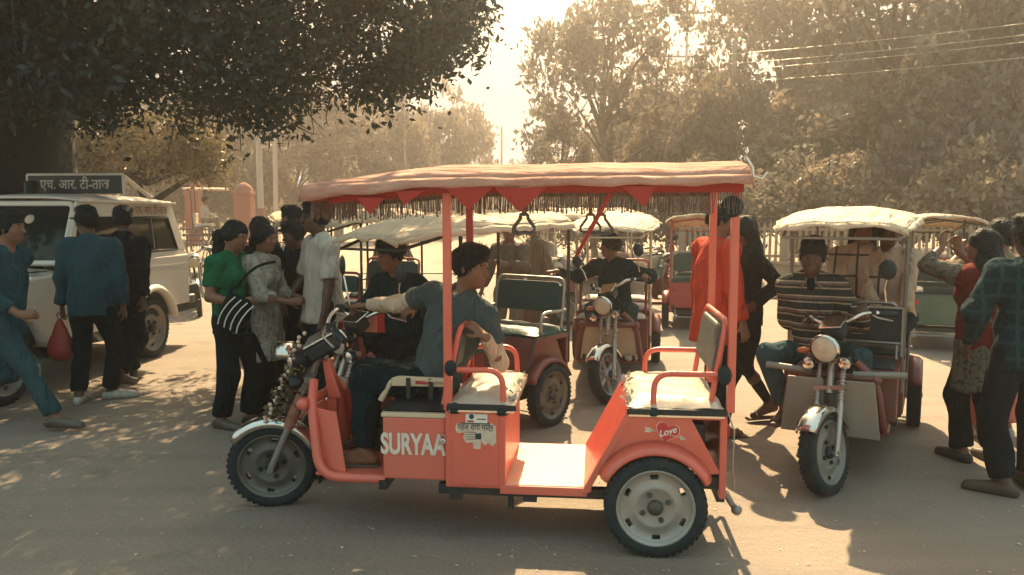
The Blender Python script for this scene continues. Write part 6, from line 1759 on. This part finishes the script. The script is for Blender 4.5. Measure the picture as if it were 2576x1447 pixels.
collar(t, J, F_GREYTEE, F_CREAMSL)
MB().sphere(Vector(J['wrist']['r'] - J['off']) + Vector((0, .0, .028)), (.014, .02, .008)).build('wristwatch', M_CHROME, t)

# --- driver of the cream rickshaw behind
person('driver of the cream canopied rickshaw in dark jacket, bent over his handlebar', (-.05, 6.45), 232,
    dict(pelvis=(1.02, -.10, .74), lean=(.16, -.02, 1), head_yaw=-18, head_pitch=10, hair='short', foot_l=(1.42, .14, .315), foot_r=(1.42, -.2, .315), knee_l=(1, .3, .9), knee_r=(1, -.3, .9),
         hand_l=gv(S2, 1), hand_r=gv(S2, -1), elbow_l=(-.2, .7, -.7), elbow_r=(-.2, -.7, -.7), fdir_l=(1, 0, -.1), fdir_r=(1, 0, -.1), palm_l=(0, 0, -1), palm_r=(0, 0, -1), curl_l=.8, curl_r=.8),
    [('trousers', F_DKTROU), ('shirt', F_TEAL, dict(sleeve=1.95, hem=.08, e=.022, seated=True)), ('shoes', M_LEATHER)], H=1.58, seed=3)
# --- driver of the rickshaw with the cast wheel
person('driver in dark teal jacket leaning sideways in the rickshaw with cast wheel', (1.20, 9.02), 260,
    dict(pelvis=(1.14, .02, .72), lean=(.06, -.03, 1), chest_yaw=-35, head_yaw=-85, hair='short', foot_l=(1.55, .16, .315), foot_r=(1.50, -.16, .315), knee_l=(1, .4, .9), knee_r=(1, -.4, .9),
         hand_l=gv(S3, 1, (-.10, .02, .03)), hand_r=(1.16, -.56, 1.10), elbow_l=(-.5, .8, -.3), elbow_r=(-.3, -.3, -.6), fdir_r=(0, -1, -.1), palm_r=(0, 0, -1), fdir_l=(1, 0, -.1), palm_l=(0, 0, -1), curl_l=.8),
    [('trousers', F_JEANS), ('shirt', F_TEAL, dict(sleeve=1.95, hem=.08, e=.022, seated=True)), ('shoes', M_WHITESHOE)], H=1.54, h=.011, seed=4)
# --- driver on the right in the striped sweater
tS, JS = person('driver in striped V-neck sweater riding the right-hand rickshaw', (2.80, 6.40), 242,
    dict(pelvis=(1.27, -.16, .735), lean=(.12, -.05, 1), head_yaw=4, head_pitch=8, hair='short', foot_l=(1.56, .17, .315), foot_r=(1.54, -.30, .315), knee_l=(1, .55, .9), knee_r=(1, -.6, .9),
         hand_l=gv(SR, 1, (-.02, -.15, .03)), hand_r=gv(SR, -1, (-.06, .03, .02)), elbow_l=(-.6, .2, -1), elbow_r=(-.6, -.2, -1), fdir_l=(1, 0, -.15), fdir_r=(1, 0, -.15), palm_l=(0, 0, -1), palm_r=(0, 0, -1), curl_l=.85, curl_r=.85),
    [('trousers', F_JEANS), ('shirt', F_STRIPE, dict(sleeve=1.95, hem=.08, e=.02, seated=True)), ('sandals', M_SANDAL)], H=1.60, build=.82, skin=M_SKIN_DK, h=.0095, seed=5)
collar(tS, JS, F_KHAKI, F_BLACK)
# --- passengers on his back seat
person('passenger in pale checked shawl on the back seat of the right-hand rickshaw', (2.80, 6.40), 242,
    dict(pelvis=(-.04, -.02, .865), lean=(-.10, .05, 1), head_yaw=12, hair='long', foot_l=(.46, .06, .31), foot_r=(.46, -.14, .31), knee_l=(1, 0, .9), knee_r=(1, 0, .9), hand_l=(.30, .04, .92), hand_r=(.30, -.16, .92)),
    [('trousers', F_KHAKI), ('shawl', F_SHAWLCHK, dict(fold=.010)), ('shoes', M_LEATHER)], H=1.62, female=True, h=.012, seed=6)
person('passenger in cream long sleeves at the outer end of the right-hand rickshaw back seat', (2.80, 6.40), 242,
    dict(pelvis=(-.04, .25, .865), lean=(-.02, -.12, 1), head_yaw=30, hair='short', foot_l=(.46, .30, .31), foot_r=(.46, .18, .31), knee_l=(1, 0, .9), knee_r=(1, 0, .9), hand_l=(.28, .34, .92), hand_r=(.28, .14, .92)),
    [('trousers', F_DKTROU), ('shirt', F_CREAMSL, dict(sleeve=1.95, seated=True)), ('shoes', M_LEATHER)], H=1.60, skin=M_SKIN_DK, h=.012, seed=7)

# --- people walking past the jeep
person('man striding in from the left edge in teal shirt and grey blue jeans', (-3.93, 6.10), -4,
    dict(pelvis=(0, 0, .865), lean=(.10, 0, 1), head_yaw=6, foot_r=(.43, -.06, 0), foot_l=(-.42, .10, .03), heel_l=.09, footyaw_r=0, footyaw_l=0, hand_r=(.30, -.24, .93), hand_l=(-.22, .26, .86), elbow_r=(-1, -.3, -.4), elbow_l=(-1, .3, 0), fdir_r=(1, .1, 0), palm_r=(0, 1, -.2), curl_r=.8, knee_l=(1, 0, -.2)),
    [('trousers', F_JEANS, dict(flare=.012)), ('shirt', F_DENIM, dict(sleeve=1.7, hem=.13)), ('shoes', M_LEATHER)], H=1.70, seed=8)
t, JD = person('man in faded denim jacket and peaked cap seen from behind by the jeep', (-3.72, 7.0), 92,
    dict(head_yaw=62, foot_l=(-.10, .10, 0), foot_r=(.10, -.09, .0), footyaw_l=10, footyaw_r=-70, hand_l=(.06, .30, .80), hand_r=(.02, -.27, .80), palm_l=(0, -1, 0), hair='short'),
    [('trousers', F_BLACK, dict(flare=.012)), ('shirt', F_DENIM, dict(sleeve=1.96, hem=.14, e=.026, fold=.007)), ('shoes', M_WHITESHOE), ('cap', F_BLACK)], H=1.67, build=1.08, skin=M_SKIN_DK, seed=9)
person('man in plain black jacket walking away beside the denim jacket man', (-3.74, 7.62), 84,
    dict(head_yaw=14, lean=(.05, 0, 1), foot_l=(.24, .08, 0), foot_r=(-.24, -.08, .02), heel_r=.07, hand_l=(.14, .26, .82), hand_r=(-.12, -.27, .82)),
    [('trousers', F_DKTROU, dict(flare=.008)), ('shirt', F_BLACK, dict(sleeve=1.96, hem=.14, e=.024)), ('shoes', M_LEATHER)], H=1.68, skin=M_SKIN_DK, seed=10)

# --- the group of women
t, JG = person('woman in bright green polo shirt with ponytail and striped sling bag', (-2.20, 6.16), -18,
    dict(head_yaw=4, head_pitch=14, hair='pony', foot_l=(.10, .09, 0), foot_r=(-.05, -.09, 0), hand_r=(.20, -.16, 1.0), hand_l=(.26, .10, 1.02), elbow_r=(-.5, -.3, -1), elbow_l=(-.5, .3, -1), fdir_r=(1, .3, .2), curl_r=.6),
    [('trousers', F_BLACK, dict(flare=.022)), ('shirt', F_GREEN, dict(sleeve=.72, hem=.13, e=.014)), ('shoes', M_LEATHER)], H=1.57, female=True, seed=11)
person('woman in grey printed kurta talking, right of the woman in green', (-2.02, 6.38), -14,
    dict(head_yaw=-6, head_pitch=4, hair='bun', foot_l=(.06, .09, 0), foot_r=(-.04, -.09, 0), hand_r=(.30, -.10, .98), hand_l=(.30, .14, .98), elbow_r=(-.5, -.4, -1), elbow_l=(-.5, .3, -1), fdir_r=(1, .3, .1), curl_r=.6, curl_l=.6),
    [('trousers', F_BLACK, dict(flare=.02)), ('tunic', F_PRINT, dict(sleeve=1.55, hem_at=(-.02, 0, .50), rad=.23, e=.016, fold=.006)), ('shoes', M_LEATHER)], H=1.54, build=1.08, female=True, seed=12)
person('dark haired woman in black between the green shirt and the printed kurta', (-2.22, 6.95), -40,
    dict(head_yaw=-10, head_pitch=10, hair='bun'), [('trousers', F_BLACK), ('tunic', F_BLACK, dict(sleeve=1.7)), ('shoes', M_LEATHER)], H=1.60, female=True, h=.013, seed=13)
person('tall man in dark clothes at the back of the group of women, facing left', (-1.98, 7.35), 205,
    dict(head_yaw=5, hair='short'), [('trousers', F_DKTROU), ('shirt', F_TEAL, dict(sleeve=1.9)), ('shoes', M_LEATHER)], H=1.68, h=.013, seed=14)
person('man in black standing between the printed kurta and the white shirt', (-1.80, 6.75), 215,
    dict(head_yaw=10, head_pitch=8, hair='short'), [('trousers', F_BLACK), ('shirt', F_BLACK, dict(sleeve=1.9)), ('shoes', M_LEATHER)], H=1.56, skin=M_SKIN_DK, h=.013, seed=15)
t, JW = person('stout man in white half sleeve shirt and sunglasses facing left', (-1.52, 6.35), 212,
    dict(head_yaw=-4, hair='short', moustache=True, hand_l=(.10, .30, .84), hand_r=(.22, -.28, .95), elbow_l=(-.6, .6, -.3)),
    [('trousers', F_DKTROU), ('shirt', F_WHITE, dict(sleeve=.92, hem=.12, e=.02, fold=.006)), ('shoes', M_LEATHER)], H=1.71, build=1.12, skin=M_SKIN_DK, seed=16)
def shades(t, J):
    hc, hf, hl, hu, S = J['hc'] - J['off'], J['hf'], J['hl'], J['hu'], J['S']
    o = MB(); eb = Matrix(np.stack([hf, hl, hu]).T.tolist())
    for s in (1, -1):
        o.sphere(Vector(hc + hu * .008 * S + hf * .098 * S + hl * s * .033 * S), (.006, .029, .020), 12, 6, eb)
        o.tube([Vector(hc + hu * .012 * S + hf * .094 * S + hl * s * .060 * S), Vector(hc + hu * .008 * S - hf * .005 * S + hl * s * .084 * S)], .003, 5)
    o.tube([Vector(hc + hu * .012 * S + hf * .10 * S + hl * .06 * S), Vector(hc + hu * .012 * S + hf * .10 * S - hl * .06 * S)], .003, 5)
    o.build('sunglasses', M_BLACK, t)
shades(t, JW)
person('woman in striped tunic with a bangle, standing in the sunlit gap behind', (-1.66, 11.0), 120,
    dict(hair='bun', hand_r=(.0, -.34, .78), hand_l=(.1, .26, .8)), [('trousers', F_BROWN), ('tunic', F_VSTRIPE, dict(sleeve=1.8, rad=.24)), ('shoes', M_LEATHER)], H=1.60, female=True, h=.014, seed=17)
person('man in brown shirt standing behind the green seats', (-.02, 8.7), 240, dict(hair='short', head_yaw=20, hand_l=(.30, .12, 1.15), elbow_l=(-.3, .8, -.6), hand_r=(.1, -.3, .85)), [('trousers', F_KHAKI), ('shirt', F_BROWN, dict(sleeve=1.9)), ('shoes', M_LEATHER)], H=1.56, h=.014, seed=18)
person('man in khaki shirt standing close behind the brown shirt man', (.30, 9.3), 200, dict(hair='short', head_yaw=-20, hand_r=(.3, -.2, 1.1), elbow_r=(-.4, -.6, -.6)), [('trousers', F_BROWN), ('shirt', F_KHAKI, dict(sleeve=1.9)), ('shoes', M_LEATHER)], H=1.60, h=.014, seed=19)

# --- right of the orange rickshaw
person('stout man in long orange red shirt standing behind the rear post', (1.52, 5.95), 14,
    dict(head_yaw=-20, hair='short', foot_l=(.02, .12, 0), foot_r=(.0, -.12, 0), hand_l=(.06, .33, .84), hand_r=(.08, -.31, .82)),
    [('trousers', F_DKTROU), ('shirt', F_ORANGE, dict(sleeve=1.9, hem=.22, e=.022, fold=.006)), ('sandals', M_SANDAL)], H=1.69, build=1.12, seed=20)
person('woman in close fitting black with hand on hip, right of the man in orange', (1.88, 6.35), 190,
    dict(head_yaw=-10, hair='long', lean=(.03, 0, 1), foot_l=(-.20, .06, .02), heel_l=.05, foot_r=(.24, -.06, 0), hand_l=(.02, .20, .98), elbow_l=(-1, .5, .1), hand_r=(.12, -.22, .98), elbow_r=(-1, -.3, 0)),
    [('trousers', F_BLACK, dict(e=.006, flare=0)), ('shirt', F_BLACK, dict(sleeve=1.95, hem=.10, e=.008)), ('sandals', M_SANDAL)], H=1.60, female=True, skin=M_SKIN_DK, seed=21)
person('woman in maroon waistcoat over printed tunic, long hair, arms raised to her face', (3.14, 5.26), 102,
    dict(head_yaw=28, head_pitch=-4, hair='long', foot_l=(.02, .09, 0), foot_r=(-.06, -.08, 0), hand_l=(.24, .14, 1.44), hand_r=(.26, -.02, 1.40), elbow_l=(-.1, 1, -.5), elbow_r=(.1, -.9, -.6), fdir_l=(.2, -.2, 1), fdir_r=(.1, .2, 1), palm_l=(-1, -.4, 0), palm_r=(-1, .4, 0)),
    [('trousers', F_BLACK, dict(flare=.018)), ('tunic', F_PRINT2, dict(sleeve=1.5, hem_at=(0, 0, .50), rad=.205)), ('vest', F_RED, dict(e=.026, hem_at=(0, 0, .70))), ('shoes', M_LEATHER)], H=1.52, female=True, seed=22)
person('man in dark checked shirt at the right edge, back to the camera', (3.04, 4.64), 82,
    dict(head_yaw=8, foot_l=(-.06, .11, 0), foot_r=(.10, -.10, 0), footyaw_l=60, hand_l=(.12, .28, .88), hand_r=(.12, -.28, .9), elbow_l=(-.7, .7, -.2)),
    [('trousers', F_BLACK, dict(flare=.016)), ('shirt', F_PLAID, dict(sleeve=1.95, hem=.13, e=.02)), ('shoes', M_SANDAL)], H=1.60, build=1.0, skin=M_SKIN_DK, seed=23)
person('woman in salmon trousers half hidden behind the checked shirt man, holding up her hands', (3.62, 5.86), 100,
    dict(head_yaw=15, hair='bun', hand_l=(.28, .12, 1.36), hand_r=(.28, -.10, 1.36), elbow_l=(0, 1, -.6), elbow_r=(0, -1, -.6), fdir_l=(.3, -.2, 1), fdir_r=(.3, .2, 1)),
    [('trousers', F_PINK, dict(flare=.045)), ('tunic', F_KHAKI, dict(hem_at=(0, 0, .68), sleeve=1.4)), ('shoes', M_WHITESHOE)], H=1.58, female=True, h=.013, seed=24)
pc = at(520, 500, 27)
person('passenger sitting on the high cart behind the iron railing', (pc.x, 27), 15,
    dict(pelvis=(-.1, 0, 1.48), foot_l=(.38, .1, 1.04), foot_r=(.38, -.1, 1.04), knee_l=(1, 0, .9), knee_r=(1, 0, .9), hand_l=(.25, .15, 1.6), hand_r=(.25, -.15, 1.6), hair='short'),
    [('trousers', F_KHAKI), ('shirt', F_WHITE, dict(sleeve=1.9, seated=True)), ('shoes', M_LEATHER)], H=1.62, h=.02, seed=25)

# ================================================================== things they carry, litter
def sling_bag():
    c = Vector((-2.16, 5.93, .97)); t = empty('sling_bag', (c.x, c.y, .70)); t.rotation_euler = (0, R(22), R(-14)); tag(t, 'black sling bag with white curved stripes on the green shirt woman', 'bag')
    b = MB(); rows = []
    for i in range(13):
        u_ = -1 + 2 * i / 12; row = []
        for j in range(17):
            a = 2 * math.pi * j / 16; w = .125 * (1 - .25 * (u_ > 0) * u_ ** 2); row.append(Vector((math.cos(a) * w * (1 - .12 * abs(u_) ** 6), math.sin(a) * .055 * (1 - abs(u_) ** 4 * .8), .25 + u_ * .135)))
        rows.append(row)
    b.grid(rows); b.build('bag_body', F_BLACK, t)
    for k in range(4):
        x = -.085 + .055 * k
        MB().tube([(x * 1.0 + .02 * (z / .27 - .5) ** 2 * 4, -.058 + .018 * abs(z - .25) / .13 * (1 if abs(z - .25) > .09 else .4), z) for z in [.125 + .025 * q for q in range(11)]], .0055, 5).build('stripe', M_WHITE, t)
    MB().tube(bend([(-.10, 0, .37), (-.02, .10, .62), (.10, .14, .70)], .1, 4), .010, 6).build('strap', F_BLACK, t)
sling_bag()
def red_bag():
    w = JD['wrist']['l']; a = R(92); x = -3.72 + w[0] * math.cos(a) - w[1] * math.sin(a); y = 7.0 + w[0] * math.sin(a) + w[1] * math.cos(a)
    t = empty('plastic_bag', (x - .03, y, .36)); tag(t, 'thin red plastic bag hanging from the denim jacket man\'s hand', 'bag')
    g = random.Random(2); rows = []
    for i in range(10):
        s = i / 9; z = .38 * (1 - s); rr = .012 + .105 * math.sin(min(1, s * 1.25) * 1.57) * (1 if s < .85 else 1 - (s - .85) * 4)
        rows.append([Vector((math.cos(6.283 * j / 14) * rr * (1 + g.uniform(-.12, .12)), math.sin(6.283 * j / 14) * rr * .6 * (1 + g.uniform(-.15, .15)), z)) for j in range(15)])
        rows[-1][14] = rows[-1][0]
    MB().grid(rows).build('bag_body', M_BAG, t, solid=.002)
    MB().tube(bend([(-.01, 0, .37), (-.03, 0, .43), (.03, 0, .43), (.01, 0, .37)], .02, 3), .006, 5).build('bag_handle', M_BAG, t)
red_bag()
def litter():
    g = random.Random(31); b = MB()
    for i in range(320):
        px = g.uniform(0, 2576); py = g.uniform(930, 1447); p = ground_at(px, py, .004); s = g.choice((g.uniform(.003, .009), g.uniform(.005, .016))); a = g.uniform(0, 6.28)
        d = Vector((math.cos(a), math.sin(a), 0)) * s; n = Vector((-math.sin(a), math.cos(a), 0)) * s * g.uniform(.3, .7)
        b.add([p - d, p - n + Vector((0, 0, s * .25)), p + d, p + n + Vector((0, 0, s * .3))], [(0, 1, 2, 3)])
    o = b.build('litter', M_PAPER); tag(o, 'scattered dry leaves and scraps of paper on the road', 'litter', kind='stuff')
litter()
# ================================================================== dusty air
def haze():
    b = MB().box((0, 44, 14.0), (240, 128, 30.4))
    o = b.build('haze', None if False else M_HAZE)
    tag(o, 'warm dusty haze hanging over the stand and the woodland', 'haze', kind='stuff')
M_HAZE = bpy.data.materials.new('dusty_air'); M_HAZE.use_nodes = True
_n = M_HAZE.node_tree; _n.nodes.clear()
_o = _n.nodes.new('ShaderNodeOutputMaterial'); _v = _n.nodes.new('ShaderNodeVolumePrincipled')
_v.inputs['Color'].default_value = (0.97, 0.91, 0.88, 1); _v.inputs['Density'].default_value = 0.0050; _v.inputs['Anisotropy'].default_value = 0.82
_n.links.new(_v.outputs[0], _o.inputs['Volume'])
haze()
